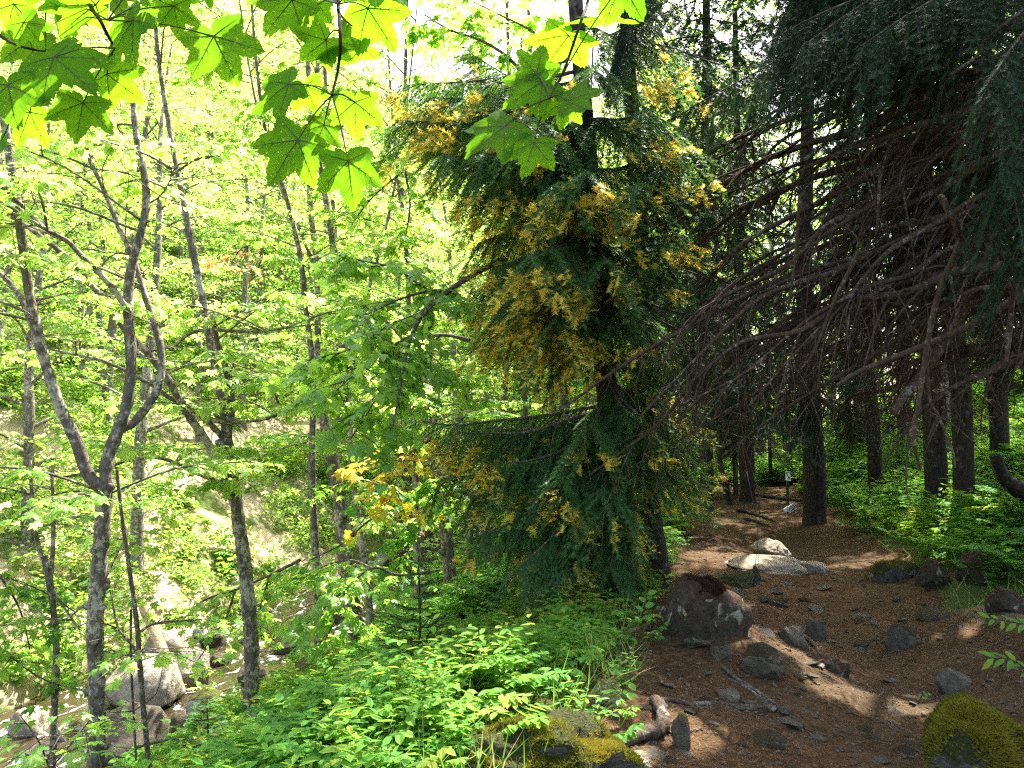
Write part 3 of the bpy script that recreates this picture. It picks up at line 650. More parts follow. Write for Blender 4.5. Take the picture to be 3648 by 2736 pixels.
def sycamore_spray(label, stems, leaves, joint_of, d0=1.45):
    r = thing('sycamore_branch', label, 'branch', P(*stems[0][0][0], d0))
    w = MB()
    for pl, w0, w1 in stems:
        L = smooth_line([P(px, py, d0 + .05 * math.sin(j * 2)) for j, (px, py) in enumerate(pl)], 6)
        tube(w, L, w0 * .5 * d0 / F, w1 * .5 * d0 / F, 7, 0, .5, .06)
    w.build('stem', B_STEM, r); pt = MB()
    for i, (bx, by, tx, ty, dz, tilt) in enumerate(leaves):
        d = d0 + dz; b = P(bx, by, d); e = P(tx, ty, d + (rng.random() - .45) * .06)
        yv = e - b; Ln = np.linalg.norm(yv) * .97; n_ = norm(np.array([tilt * 1.5 + (rng.random() - .5) * .7, -1.0, .1 + .9 * rng.random()]))
        M = frames(yv[None], n_[None], [Ln])[0]
        o = bpy.data.objects.new('leaf', BIGLEAF[i % 5]); COL.objects.link(o); o.parent = r
        mm = Matrix(((M[0][0], M[0][1], M[0][2], b[0]), (M[1][0], M[1][1], M[1][2], b[1]), (M[2][0], M[2][1], M[2][2], b[2]), (0, 0, 0, 1)))
        o.matrix_local = Matrix.Translation(-Vector(r.location)) @ mm
        jx, jy = joint_of(bx, by); J = P(jx, jy, d0)
        tube(pt, smooth_line([J, (J + b) / 2 + np.array([0, 0, .008]), b], 4), .0016, .0012, 5, 0)
    for (bx, by, tx, ty, dz, tilt) in leaves[::3]:  # extra leaves added on the sun side to cast shade on the spray
        b = P(bx, by, d0 + dz) + SUN * (.22 + .12 * rng.random()) + (rng.random(3) - .5) * .06; yv = rand_dirs(1, -.5, 0)[0] * .11
        M = frames(yv[None], (np.array([0, 0, 1.]) + rand_dirs(1)[0] * .3)[None], [np.linalg.norm(yv)])[0]
        o = bpy.data.objects.new('leaf', BIGLEAF[int(rng.random() * 5)]); COL.objects.link(o); o.parent = r
        o.matrix_local = Matrix.Translation(-Vector(r.location)) @ Matrix(((M[0][0], M[0][1], M[0][2], b[0]), (M[1][0], M[1][1], M[1][2], b[1]), (M[2][0], M[2][1], M[2][2], b[2]), (0, 0, 0, 1)))
    pt.build('petioles', M_VEIN, r); return r
sycamore_spray('cluster of large sycamore leaves overhanging the upper stream side', [
    ([(70, -60), (88, 0), (100, 20), (108, 36), (115, 48)], 5, 2.5), ([(-20, 20), (0, 36), (20, 46), (45, 52)], 4, 2), ([(170, -50), (172, -8), (160, 0)], 4, 2)],
    [(134, 20, 96, 70, .0, .2), (174, 6, 180, 44, .08, -.2), (214, 36, 240, 90, .02, .1), (107, 74, 146, 104, .05, -.3), (83, 103, 74, 143, .0, .15), (54, 57, 98, 92, -.05, .3),
     (8, 85, 16, 130, -.08, -.1), (60, 4, 93, 26, .1, .3), (24, 22, 46, 50, -.1, .0), (30, 40, 40, 78, .12, .2), (2, 140, -14, 172, .1, .1), (62, 22, 70, 52, .15, -.2),
     (110, -6, 128, 18, .18, .1), (14, 4, 2, 44, .05, .2), (30, 112, 12, 150, .12, .4), (200, -18, 212, 10, .1, 0), (150, -30, 110, -4, .02, .1), (46, -20, 20, 8, .0, .2)],
    lambda x, y: (115, 48) if x > 50 and y > 50 else ((45, 52) if x < 60 else (108, 20)))
sycamore_spray('sycamore twig with a fan of tattered leaves hanging at the top', [
    ([(334, -60), (338, 0), (340, 30), (340, 53), (337, 74), (332, 95)], 4.5, 2.5), ([(338, 10), (343, 18), (352, 26)], 3, 1.5)],
    [(289, 84, 246, 112, .04, .15), (324, 125, 312, 152, .1, 0), (355, 102, 356, 146, .0, -.1), (298, 140, 264, 188, -.03, .25), (348, 161, 357, 214, -.05, 0), (368, 8, 396, 54, .05, -.25),
     (292, 0, 262, 36, .1, .1), (318, 4, 312, 32, .16, .2), (326, 40, 297, 64, .1, .9), (350, 21, 356, 50, .12, -.5), (306, 86, 318, 118, .14, -.2), (372, -22, 412, 4, .0, .1), (290, -34, 268, -2, .02, 0)],
    lambda x, y: (332, 95) if y > 70 else ((340, 30) if y > 20 else (338, 4)))
sycamore_spray('sycamore twig of six bright leaves hanging before the golden spruce', [
    ([(592, -40), (588, 0), (580, 24), (564, 70), (549, 98)], 4, 2), ([(549, 98), (540, 120), (535, 138)], 2, 1.5)],
    [(542, 82, 500, 106, .02, .2), (536, 74, 545, 40, .03, .1), (567, 101, 609, 84, -.02, -.2), (568, 102, 560, 132, .03, .25), (505, 126, 460, 154, .0, .2), (534, 143, 521, 178, -.03, .1), (548, 106, 526, 112, .06, .7), (622, -18, 602, 30, .0, .1)],
    lambda x, y: (549, 98) if y < 120 else ((549, 98) if x < 520 else (536, 138)))

# ------------------------------------------------------------------ spruces
def shoot_template(n=9, w=.05, ln=.30, seed=0):
    rr = np.random.default_rng(seed); v, f, m = [], [], []
    v += [(-.012, 0, 0), (.012, 0, 0), (0, 1, 0)]; f.append([0, 1, 2]); m.append(1)
    for i in range(n):
        y = .04 + .94 * i / n
        for sg in (1, -1):
            a = R(38 + 22 * rr.random()) ; up = (rr.random() - .35) * .7
            l_ = ln * (1 - .35 * (i / n) ** 2); k = len(v)
            dx, dy = math.sin(a) * sg, math.cos(a)
            v += [(0, y - w / 2, 0), (0, y + w / 2, 0), (dx * l_, y + dy * l_, up * l_)]; f.append([k, k + 1, k + 2]); m.append(0)
    return np.array(v, float), np.array(f), np.array(m)
SHOOT = shoot_template(9, .075, .32, 1)          # fine, for boughs near the camera
COARSE = shoot_template(5, .16, .42, 2)          # for crowns farther off or above the frame
GOLD = shoot_template(7, .11, .42, 3)
def spruce_bough(mbw, mbn, L, r0, sec_every, sec_len, shoot, tm, sp=.05, droop=.6, gold=0.0, start=.15, wood=True, tint=.45, cull=True, mbg=None):
    """needled bough along polyline L: side twigs hang to both sides, each a comb of shoots"""
    if cull:
        bad = np.nonzero(~keep_sun(L, STREAKS if cull == 2 else None))[0]
        if len(bad):
            if bad[0] < 4: return
            L = L[:bad[0]]
    if wood: tube(mbw, L, r0, .004, 6, 0, .5, .08)
    seg = np.linalg.norm(np.diff(L, axis=0), axis=1); cum = np.append(0, np.cumsum(seg)); tot = cum[-1]
    ts = np.arange(start * tot, tot, sec_every)
    Pp, Dd, Gp, Gd = [], [], [], []
    for q, t_ in enumerate(ts):
        a = np.array([np.interp(t_, cum, L[:, c]) for c in range(3)]); i = min(len(L) - 2, int(np.searchsorted(cum, t_)) - 1 if t_ > 0 else 0)
        d = norm(L[i + 1] - L[i]); side = norm(np.cross(d, [0, 0, 1.])) * (1 if q % 2 else -1)
        fr = t_ / tot; l_ = sec_len * (1.05 - .42 * fr) * (.6 + .7 * rng.random())
        dd = norm(side * (.5 + .4 * rng.random()) + d * (.55 + .3 * rng.random()) + np.array([0, 0, -droop * (.3 + rng.random())]))
        m = max(2, int(l_ / sp)); u_ = np.arange(m) * sp
        pts = a + dd * u_[:, None] + np.array([0, 0, -1.]) * (droop * .6 * u_ ** 2 / max(l_, .1))[:, None]
        if cull and not keep_sun(pts[[0, m // 2, -1]], STREAKS if cull == 2 else None).all(): continue
        if wood: tube(mbw, np.array([a, pts[m // 2], pts[-1]]), .004, .0015, 3, 0, .5, cap=False)
        s2 = norm(np.cross(dd, [0, 0, 1.]))
        for sg in (-1, 0, 1):
            dv = norm(dd + s2 * sg * (.55 + .3 * rng.random((m, 1))) + np.array([0, 0, -.15]) + (rng.random((m, 3)) - .5) * .35)
            Pp.append(pts); Dd.append(dv)
        if gold and vnoise(pts[-1][0] * 4.2 + pts[-1][1] * 2, pts[-1][2] * 5.5, 88) > .03 and rng.random() < gold * (.35 + 1.6 * fr):
            for g in range(5 + int(7 * rng.random())):
                Gp.append(pts[-1] - dd * rng.random() * l_ * .35 + (rng.random(3) - .5) * .05); Gd.append(norm(dd + (rng.random(3) - .5) * 1.5 + np.array([0, 0, .25])))
    if not Pp: return
    Pp = np.concatenate(Pp); Dd = np.concatenate(Dd)
    if cull:
        kk = keep_sun(Pp, STREAKS if cull == 2 else None); Pp, Dd = Pp[kk], Dd[kk]
    n = len(Pp)
    nn = np.array([0, 0, 1.]) + (rng.random((n, 3)) - .5) * 1.2
    mbn.inst(shoot[0], shoot[1], frames(Dd, nn, sp * 1.55 * (.75 + .5 * rng.random(n))), Pp, 0, np.clip(tint + (rng.random(n) - .5) * .8, 0, 1), shoot[2])
    if Gp and mbg is not None:
        Gp = np.array(Gp); Gd = np.array(Gd); n = len(Gp)
        mbg.inst(GOLD[0], GOLD[1], frames(Gd, np.array([0, 0, 1.]) + (rng.random((n, 3)) - .5), .088 * (.7 + .6 * rng.random(n))), Gp, 0, rng.random(n), GOLD[2] * 0)
def sagline(a, b, sag=.1, tip=.0, wob=.06, n=5):
    a = np.asarray(a, float); b = np.asarray(b, float); L = np.linalg.norm(b - a)
    out = []
    for i in range(n):
        t_ = i / (n - 1); p = a + (b - a) * t_; p = p + np.array([0, 0, -sag * L * math.sin(math.pi * t_) + tip * L * t_ ** 3])
        if 0 < i < n - 1: p = p + (rng.random(3) - .5) * wob * L
        out.append(p)
    return smooth_line(out, 5)
def full_crown(base, H, z0, reach, every, shoot=COARSE, sec=.55, sp=.11, per=6, thick=.05, cull=True, droop=.5, lowdead=0, trunk_top=None):
    """whole needled crown of a spruce whose trunk stands at base (x, y, z)"""
    w, n = MB(), MB(); z = z0; an = rng.random() * 6
    while z < H:
        fr = (z - z0) / max(.1, H - z0); rc = reach * (1 - fr) ** .75 * min(1, .65 + 1.6 * fr) + .15
        for q in range(per):
            an += 6.283 / per + (rng.random() - .5) * .5
            a = np.array([base[0], base[1], base[2] + z + (rng.random() - .5) * every]); l_ = rc * (.7 + .5 * rng.random())
            b = a + np.array([math.cos(an) * l_, math.sin(an) * l_, -l_ * (.38 - .35 * fr)])
            spruce_bough(w, n, sagline(a, b, .06, .08), thick * .5 * (1 - .6 * fr), sp * 1.5, sec * (1 - .5 * fr), shoot, 0, sp, droop, 0, .12, True, .45, cull)
        an += .7; z += every
    return w, n

# spruce with rusty golden shoot tips
tb = G(634, 592); gd = depth(tb)
gs = thing('golden_spruce', 'spruce with rusty golden shoot tips and weeping boughs over the herbs', 'tree', tb)
mb = MB(); L = smooth_line([tb + [0, 0, -.3]] + [P(px, py, gd) for px, py in ((634, 585), (628, 545), (621, 500), (614, 450), (607, 390), (601, 320), (596, 240), (588, 150), (580, 60), (574, -40), (572, -260), (570, -600))], 5)
tube(mb, L, 0, 0, 12, 0, .5, .06, np.interp(np.arange(len(L)), [0, 3, 8, len(L)], [.20, .16, .135, .05])); mb.build('trunk', B_SPRUCE, gs)
def trunk_at(py): 
    z = P(600, py, gd)[2]; return np.array([np.interp(z, L[:, 2], L[:, 0]), np.interp(z, L[:, 2], L[:, 1]), z])
boughs = [  # trunk pixel row, tip px, tip py, tip depth
    (55, 400, 94, 7.6), (90, 395, 130, 7.2), (95, 470, 60, 8.2), (120, 440, 165, 6.8), (130, 520, 120, 6.2), (150, 470, 205, 7.2), (170, 560, 190, 6.0), (185, 478, 250, 7.4),
    (190, 640, 190, 6.2), (205, 530, 265, 6.0), (215, 470, 300, 7.8), (225, 605, 270, 6.0), (240, 500, 320, 6.6), (250, 668, 235, 6.6), (255, 555, 330, 6.2), (265, 485, 340, 7.6), (275, 620, 315, 6.5), (170, 690, 150, 6.6),
    (120, 650, 110, 6.4), (60, 600, 70, 6.3), (40, 540, 40, 7.2), (20, 680, 60, 7.0), (250, 520, 300, 9.6), (200, 500, 230, 10.4),
    (285, 560, 345, 7.0), (300, 655, 330, 7.2), (160, 430, 150, 9.5), (110, 420, 120, 9.0),
    (70, 430, 105, 7.4), (100, 452, 128, 7.2), (80, 480, 88, 7.0), (140, 485, 180, 6.8), (210, 492, 275, 6.9), (230, 508, 305, 6.6),
    (404, 398, 427, 8.4), (408, 450, 440, 7.4), (415, 440, 488, 7.6), (425, 500, 470, 6.9), (430, 478, 545, 7.0), (440, 560, 480, 6.6), (448, 520, 575, 6.5), (455, 505, 540, 7.2), (450, 600, 500, 6.4),
    (462, 575, 585, 6.6), (380, 668, 400, 7.6), (350, 660, 360, 7.4), (372, 640, 420, 6.8), (392, 690, 455, 8.0), (480, 540, 590, 7.2), (478, 610, 575, 6.6), (430, 640, 440, 6.8), (420, 680, 470, 7.8), (400, 590, 430, 6.6), (410, 520, 425, 8.9)]
boughs += [(int(py + 12 * rng.random()), int(tx * .7 + 600 * .3 + 40 * (rng.random() - .5)), int(ty + 30 * (rng.random() - .4)), td + .6 * (rng.random() - .2)) for py, tx, ty, td in boughs if 100 < py]
for (py, tx, ty, td) in boughs:
    a = trunk_at(py); b = P(tx, ty, td); w, n, g = MB(), MB(), MB()
    spruce_bough(w, n, sagline(a, b, .04, .05, .05), .022, .024, .62, SHOOT, 0, .043, .8, 1.0 if tx < 600 else .35, .1, True, .5, 2, g)
    o = w.build('bough', B_TWIG, gs); n.merge(g, 2).build('needles', [M_NEEDLE, B_TWIG, M_GOLD], o)
w, n = full_crown((tb[0] - .8, tb[1] + .2, tb[2]), 17, 8.0, 2.0, 1.0, per=3)
n.merge(w, 1).build('crown', [M_NEEDLE, B_SPRUCE], gs)

# spruce stem beside it with the trail marks
tb2 = G(660, 592); d2 = depth(tb2) + .25
g2 = thing('spruce_tree', 'grey spruce trunk with two small yellow trail marks, beside the golden spruce', 'tree', tb2)
mb = MB(); L2 = smooth_line([tb2 + [0, 0, -.3]] + [P(px, py, d2) for px, py in ((660, 588), (655, 550), (649, 510), (644, 450), (641, 380), (640, 300), (639, 220), (634, 140), (628, 60), (624, -60), (620, -300), (615, -600))], 5)
tube(mb, L2, 0, 0, 12, 0, .5, .06, np.interp(np.arange(len(L2)), [0, 3, 8, len(L2)], [.19, .155, .13, .05])); mb.build('trunk', B_SPRUCE, g2)
M_PAINT = NT('trail_paint'); M_PAINT.base((.62, .42, .02), .6); M_PAINT = M_PAINT.m
zc = P(648, 510, d2)[2]; k0 = np.argmin(abs(L2[:, 2] - zc)); c = L2[k0]
for a0, a1 in ((-2.05, -1.62), (-1.42, -1.08)):
    mb = MB(); aa = np.linspace(a0, a1, 5); v = []
    for a in aa:
        for dz in (-.022, .022): v.append(c + np.array([math.cos(a) * .158, math.sin(a) * .158, dz]))
    mb.add(v, [[2 * i, 2 * i + 2, 2 * i + 3, 2 * i + 1] for i in range(4)]); mb.build('trail_mark', M_PAINT, g2)
w, n = full_crown((tb2[0] + .1, tb2[1] + .1, tb2[2]), 16, 6.4, 2.2, .8, per=4)
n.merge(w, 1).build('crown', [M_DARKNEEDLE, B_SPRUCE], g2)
w, n = MB(), MB()
for q in range(34):
    k0 = 24 + int(rng.random() * 26); a = L2[min(k0, len(L2) - 1)]; an = -1.9 + rng.random() * 2.9; l_ = .6 + 1.1 * rng.random()
    spruce_bough(w, n, sagline(a, a + np.array([math.cos(an) * l_, math.sin(an) * l_, -.25 * l_]), .05, .05), .014, .06, .42, SHOOT, 0, .05, .9, 0, .2, True, .5, 2)
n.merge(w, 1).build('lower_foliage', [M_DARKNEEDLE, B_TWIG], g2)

# spruce upslope whose long bare boughs sweep down across the picture
bx, by = 6.3, 6.6; bz = place_z(bx, by)
bs = thing('bare_boughed_spruce', 'big dark spruce whose dense bare boughs sweep down over the path', 'tree', (bx, by, bz))
mb = MB(); T = smooth_line([np.array([bx, by, bz - .3]), np.array([bx, by, bz + 2]), np.array([bx + .1, by, bz + 6]), np.array([bx + .1, by + .1, bz + 11]), np.array([bx + .1, by + .1, bz + 20])], 5)
tube(mb, T, 0, 0, 14, 0, .5, .05, np.linspace(.36, .06, len(T))); mb.build('trunk', B_SPRUCE, bs)
def bare_bough(a, b, r0, ntw, hang=.5, sag=-.05, tip=-.04, twl=(.2, .6), at_world=True):
    m = MB(); L = sagline(a, b, sag, tip, .06, 8); n_ = len(L); rad = np.linspace(r0, r0 * .22, n_) * (1 + .15 * vnoise(np.arange(n_) * 1.1, np.zeros(n_) + r0 * 900, 4) * 2)
    tube(m, L, 0, 0, 7, 0, .5, .08, rad)
    for q in range(ntw):
        i = int((.18 + .82 * rng.random()) * (n_ - 2)); s_ = L[i]; d = norm(L[i + 1] - L[i])
        v = norm(d * (.35 + .7 * rng.random()) + rand_dirs(1, -.5, .3)[0] * .75 + np.array([0, 0, -hang * rng.random()]))
        if at_world and not keep_sun(np.array([s_ + v * .1, s_ + v * .3]), STREAKS).all(): continue
        l_ = twl[0] + (twl[1] - twl[0]) * rng.random() ** 1.6
        tw = smooth_line([s_, s_ + v * l_ * .45 + (rng.random(3) - .5) * .05, s_ + v * l_ * .8 + np.array([0, 0, -hang * .3 * l_]) + (rng.random(3) - .5) * .08, s_ + v * l_ + np.array([0, 0, -hang * .75 * l_])], 3)
        tube(m, tw, rad[i] * .32 + .0022, .0016, 4, 0, .5, cap=False)
        for h in range(int(rng.random() * 4)):
            j = 2 + int(rng.random() * (len(tw) - 4)); v2 = norm(v + rand_dirs(1, -.8, .4)[0] * .9); l2 = l_ * (.2 + .4 * rng.random())
            tube(m, np.array([tw[j], tw[j] + v2 * l2 * .5, tw[j] + v2 * l2 + np.array([0, 0, -.2 * l2])]), .0024, .0012, 3, 0, .5, cap=False)
    return m
bb = [(1080, -90, 760, 20), (1090, -40, 720, 110), (1070, 10, 700, 190), (1090, 45, 690, 240), (1060, 75, 650, 300), (1090, 105, 740, 215), (1080, 130, 660, 345), (1070, 150, 720, 270), (1090, 165, 640, 395),
      (1080, 185, 690, 330), (1070, 205, 760, 300), (1090, 225, 660, 420), (1080, 245, 720, 390), (1090, 265, 780, 330), (1070, 285, 740, 415), (1090, 300, 800, 380), (1080, 235, 690, 425), (1060, 180, 730, 340),
      (1090, 90, 800, 140), (1090, 60, 830, 120), (1085, 320, 830, 410), (1080, 120, 800, 250), (1090, 195, 840, 290), (1085, 275, 870, 360), (1080, 340, 880, 400), (1070, 215, 600, 400), (1060, 130, 640, 260), (1085, 15, 650, 210), (1090, -20, 640, 160), (1085, 160, 700, 420)]
bb += [(sx + 20 * (rng.random() - .5), sy + 60 * (rng.random() - .5), ex + 110 * (rng.random() - .45), min(ey + 80 * (rng.random() - .5), 425)) for sx, sy, ex, ey in bb]
for q, (sx, sy, ex, ey) in enumerate(bb):
    da = 6.0 + (rng.random() - .5) * 1.6; db = 5.6 + rng.random() * 2.6
    b = P(ex, ey, db); a = P(sx, sy, da)
    for tries in range(14):
        tst = np.array([a + (b - a) * f_ for f_ in np.linspace(0, 1, 60)])
        if keep_sun(tst, STREAKS).all(): break
        b = P(ex + 90 * (rng.random() - .5), ey + 70 * (rng.random() - .5), 5.6 + rng.random() * 3.2)
    else: continue
    m = bare_bough(a, b, .018 + .034 * rng.random(), 30, .6, twl=(.2, .75))
    # root the bough in the trunk
    tr = np.array([np.interp(a[2] + .15, T[:, 2], T[:, 0]), np.interp(a[2] + .15, T[:, 2], T[:, 1]), max(bz + .5, a[2] + .15)])
    tube(m, np.array([tr, (tr + a) / 2 + [0, 0, .03], a]), .045, .036, 7, 0, .5, .08)
    m.build('bough', B_DEAD, bs)
# pale crooked dead limbs that hang lowest
for pl, w0, w1, d in ([(( 940, 195), (955, 222), (962, 240), (990, 250), (1024, 268), (1060, 280))[::-1], 9, 6, 4.6], [((1020, 262), (1012, 300), (1010, 330), (1006, 362)), 7, 4, 4.5], [((962, 240), (940, 290), (930, 330), (922, 380), (918, 405), (914, 440), (920, 470)), 7, 3, 4.7],
                       [((925, 345), (930, 400), (938, 415), (952, 450), (955, 468)), 4, 2, 4.7], [((938, 415), (928, 440)), 3, 2, 4.72], [((922, 400), (912, 425), (906, 470), (908, 500)), 3, 1.5, 4.8], [((1030, 290), (960, 330), (900, 355), (858, 372), (838, 385)), 8, 4, 4.9],
                       [((984, 275), (950, 330), (925, 370), (905, 395), (893, 412)), 13, 8, 5.6], [((880, 170), (878, 215), (876, 235)), 3, 2, 5.2], [((860, 250), (835, 300), (815, 350), (800, 370)), 5, 2, 5.4], [((1024, 10), (985, 40), (978, 55), (950, 75)), 4, 3, 4.6], [((800, 195), (795, 260), (788, 310)), 4, 2, 5.5]):
    m = MB(); Lp = smooth_line([P(x, y, d + .1 * math.sin(i)) for i, (x, y) in enumerate(pl)], 5)
    tube(m, Lp, w0 * .5 * d / F, w1 * .5 * d / F, 7, 0, .5, .1); m.build('dead_limb', B_DEAD, bs)
gb0 = [(700 + 40 * q, -150 - 10 * (q % 3), 610 + 26 * q + 20 * (q % 2), 30 + 70 * rng.random(), 6.3 + 1.3 * rng.random()) for q in range(9)] + [(720 + 22 * q, -190, 625 + 16 * q, 20 + 130 * rng.random(), 7.2 + 1.6 * rng.random()) for q in range(12)]
# the few green boughs of that spruce: the dark curtain along the top and the edge
gb = [(1090, -120, 640, -10, 6.4), (1090, -110, 680, 20, 6.0), (1090, -100, 720, 40, 5.8), (1080, -90, 760, 50, 5.6), (1080, -130, 600, -20, 7.2), (1090, -100, 800, 30, 5.0), (1095, -60, 860, 30, 4.6), (1100, -20, 985, 70, 3.9), (1100, 40, 1005, 150, 4.0),
      (1100, 90, 990, 190, 4.3), (1080, -150, 700, -40, 7.5), (1090, 140, 1010, 250, 4.2), (1080, -60, 690, 90, 7.0), (1080, -70, 745, 80, 6.4), (1100, 130, 960, 170, 6.0)]
gb += [(1090, -130 + 14 * q, 650 + 24 * q, 5 + 55 * rng.random() + q, 5.2 + 1.6 * rng.random()) for q in range(9)] + [(1080, -160, 620 + 22 * q, -25 + 30 * rng.random(), 6.6 + rng.random()) for q in range(9)]
for sx, sy, ex, ey, d in gb + gb0:
    a = P(sx, sy, 5.6 * .5 + d * .5); b = P(ex, ey, d); w, n = MB(), MB()
    if sx < 1060: a = P(sx, sy, d + .6)
    spruce_bough(w, n, sagline(a, b, -.03, -.05, .05), .022, .03, .6, SHOOT, 0, .046, 1.0, 0, .3, True, .5, 2)
    if not n.n: continue
    o = w.build('green_bough', B_DEAD, bs); n.build('needles', [M_DARKNEEDLE, B_TWIG], o)
w, n = full_crown((bx, by, bz), 21, 6.0, 4.5, .62, per=8, thick=.07)
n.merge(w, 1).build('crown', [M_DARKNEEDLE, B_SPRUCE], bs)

# dark spruces of the wood on the right: one pattern, copied
def spruce_proto(seed, H, z0, reach, rt, lowdead, per=6, at=None):
    global rng
    kp = rng; rng = np.random.default_rng(seed)
    m = MB(); Tt = smooth_line([np.array([0, 0, -.4]), np.array([.02, 0, 1.2]), np.array([.08 * (rng.random() - .5), .1, 4]), np.array([.15, .1, 9]), np.array([.2, .1, H])], 5)
    tube(m, Tt, 0, 0, 11, 0, .5, .06, np.interp(np.arange(len(Tt)), [0, 2, 6, len(Tt)], [rt * 1.35, rt * 1.05, rt, .03]))
    w, n = full_crown((0, 0, 0) if at is None else at, H, z0, reach, .62, per=per, cull=at is not None, droop=.8)
    if at is not None:
        w.v = [x - np.array(at) for x in w.v]; n.v = [x - np.array(at) for x in n.v]
    for q in range(lowdead):
        z = 1.5 + (z0 + 1 - 1.5) * rng.random(); an = rng.random() * 6.28; l_ = .5 + 1.3 * rng.random(); a = np.array([0, 0, z])
        bm_ = bare_bough(a, a + np.array([math.cos(an) * l_, math.sin(an) * l_, -.3 * l_]), .012, 9, .5, twl=(.15, .4), at_world=False)
        w.merge(bm_)
    rng = kp
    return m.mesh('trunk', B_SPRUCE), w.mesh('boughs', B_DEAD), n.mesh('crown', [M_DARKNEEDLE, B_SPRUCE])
SPA = [(5, 16, 2.6, 2.3, .15, 26, 6), (6, 17, 2.3, 2.6, .18, 18, 6), (7, 16, 4.4, 2.2, .13, 38, 6)]
SP = [spruce_proto(*a) for a in SPA]
def put_spruce(i, px, py, d, rz, s, label, name='spruce_tree', group=None):
    p = P(px, 430, d); z = place_z(p[0], p[1])
    if d < 16: rz = 0; s = 1.0; me3 = spruce_proto(SPA[i][0] + int(px), *SPA[i][1:], at=(p[0], p[1], z))
    else: me3 = SP[i]
    r = thing(name, label, 'tree', (p[0], p[1], z), group); r.rotation_euler = (0, 0, rz); r.scale = (s,) * 3
    for nm, me in zip(('trunk', 'boughs', 'crown'), me3):
        o = bpy.data.objects.new(nm, me); COL.objects.link(o); o.parent = r
    return r
for i, px, d, rz, s, lb in [
    (2, 705, 15.0, .3, 1.0, 'dark spruce standing just before the red notice'), (1, 746, 18.2, 1.2, .95, 'thick dark spruce between the red notice and the white sign'),
    (1, 812, 13.2, 2.5, .9, 'spruce with low weeping boughs where the path bends by the white sign'), (2, 873, 15.0, 3.1, 1.1, 'paler-barked spruce above the bright shrubs on the bank'),
    (0, 933, 11.4, .8, 1.1, 'thick dark spruce in deep shade on the bank'), (2, 961, 10.4, 1.9, 1.0, 'slimmer dark spruce close against the thick one on the bank'), (0, 998, 13.5, 4.0, 1.0, 'shaded spruce behind a curved dead stem'), (1, 1040, 11.0, 5.2, 1.0, 'shaded spruce highest up the bank at the picture edge'),
    (2, 770, 22, 2.2, .42, 'thin spruce standing beyond the end of the path'), (0, 690, 21, 1.1, .55, 'spruce with yellowish boughs beside the far path bend'), (1, 850, 20, .4, .5, 'dark spruce far behind the paler-barked one'), (0, 905, 19, 2.9, 1.0, 'spruce deep in the wood behind the bright shrubs'), (0, 735, 19.5, 2.9, .42, 'dense spruce far back between the red notice and the white sign'), (0, 660, 24, 1.9, 1.1, 'tall dark spruce far behind the twin trunks'), (0, 800, 26, 4.4, .5, 'short dark spruce at the end of the wood'), (2, 720, 25, 2.9, .42, 'slender spruce far down the wood behind the red notice')]:
    put_spruce(i, px, 430, d, rz, s, lb)

# young spruce by the path with gold-green tips
tb = G(640, 560); tb = P(684, 552, 11.6); tb[2] = place_z(tb[0], tb[1])
ys = thing('young_spruce', 'young spruce with gold-green tips at the path edge beyond the twin trunks', 'tree', tb)
w, n, g = MB(), MB(), MB()
tube(w, np.array([tb + [0, 0, -.1], tb + [0, 0, 1.2], tb + [0, 0, 2.3]]), .03, .006, 6); w.build('trunk', B_SPRUCE, ys)
for q in range(40):
    z = .25 + 1.9 * rng.random(); an = rng.random() * 6.28; l_ = (.75 - z * .26) * (.7 + .5 * rng.random()); a = tb + [0, 0, z]
    spruce_bough(w, n, sagline(a, a + np.array([math.cos(an) * l_, math.sin(an) * l_, -.12 * l_]), .04, .1), .008, .07, .3, SHOOT, 0, .05, .25, .75, .2, False, .7, True, g)
n.merge(g, 2).build('needles', [M_NEEDLE, B_TWIG, leaf_mat('gold_green_needle', [(.22, .22, .03), (.36, .32, .05)], [(.4, .42, .04), (.5, .45, .05)], .4)], ys)

# spruce saplings among the herbs
def sapling(px, pyt, pyb, d, label, seed):
    p = P(px, pyb, d); p[2] = place_z(p[0], p[1]); top = P(px, pyt, d)[2]; H = top - p[2]
    r = thing('spruce_sapling', label, 'sapling', p); w, n = MB(), MB()
    tube(w, np.array([p + [0, 0, -.05], p + [.02, 0, H * .5], p + [0, 0, H]]), .016, .004, 6)
    z = .06 * H
    while z < H * .97:
        for q in range(5):
            an = rng.random() * 6.28; l_ = (H - z) * .42 * (.7 + .4 * rng.random()) + .05; a = p + [0, 0, z]
            spruce_bough(w, n, sagline(a, a + np.array([math.cos(an) * l_, math.sin(an) * l_, .22 * l_]), .03, .05, .03, 3), .005, .06, .22 * min(1, l_ * 2), SHOOT, 0, .04, .05, 0, .2, True, .8, False)
        z += .11 * H * .8
    w.build('stem', B_STEM, r); n.build('needles', [M_HERBNEEDLE, B_TWIG], r)
M_HERBNEEDLE = leaf_mat('young_needle', [(.03, .10, .02), (.06, .17, .03)], [(.08, .24, .03), (.14, .34, .04)], .35)
sapling(417, 558, 735, 6.2, 'bright green spruce sapling standing among the herbs', 1)
sapling(205, 700, 790, 6.6, 'small spruce sapling at the stream end of the herb slope', 2)

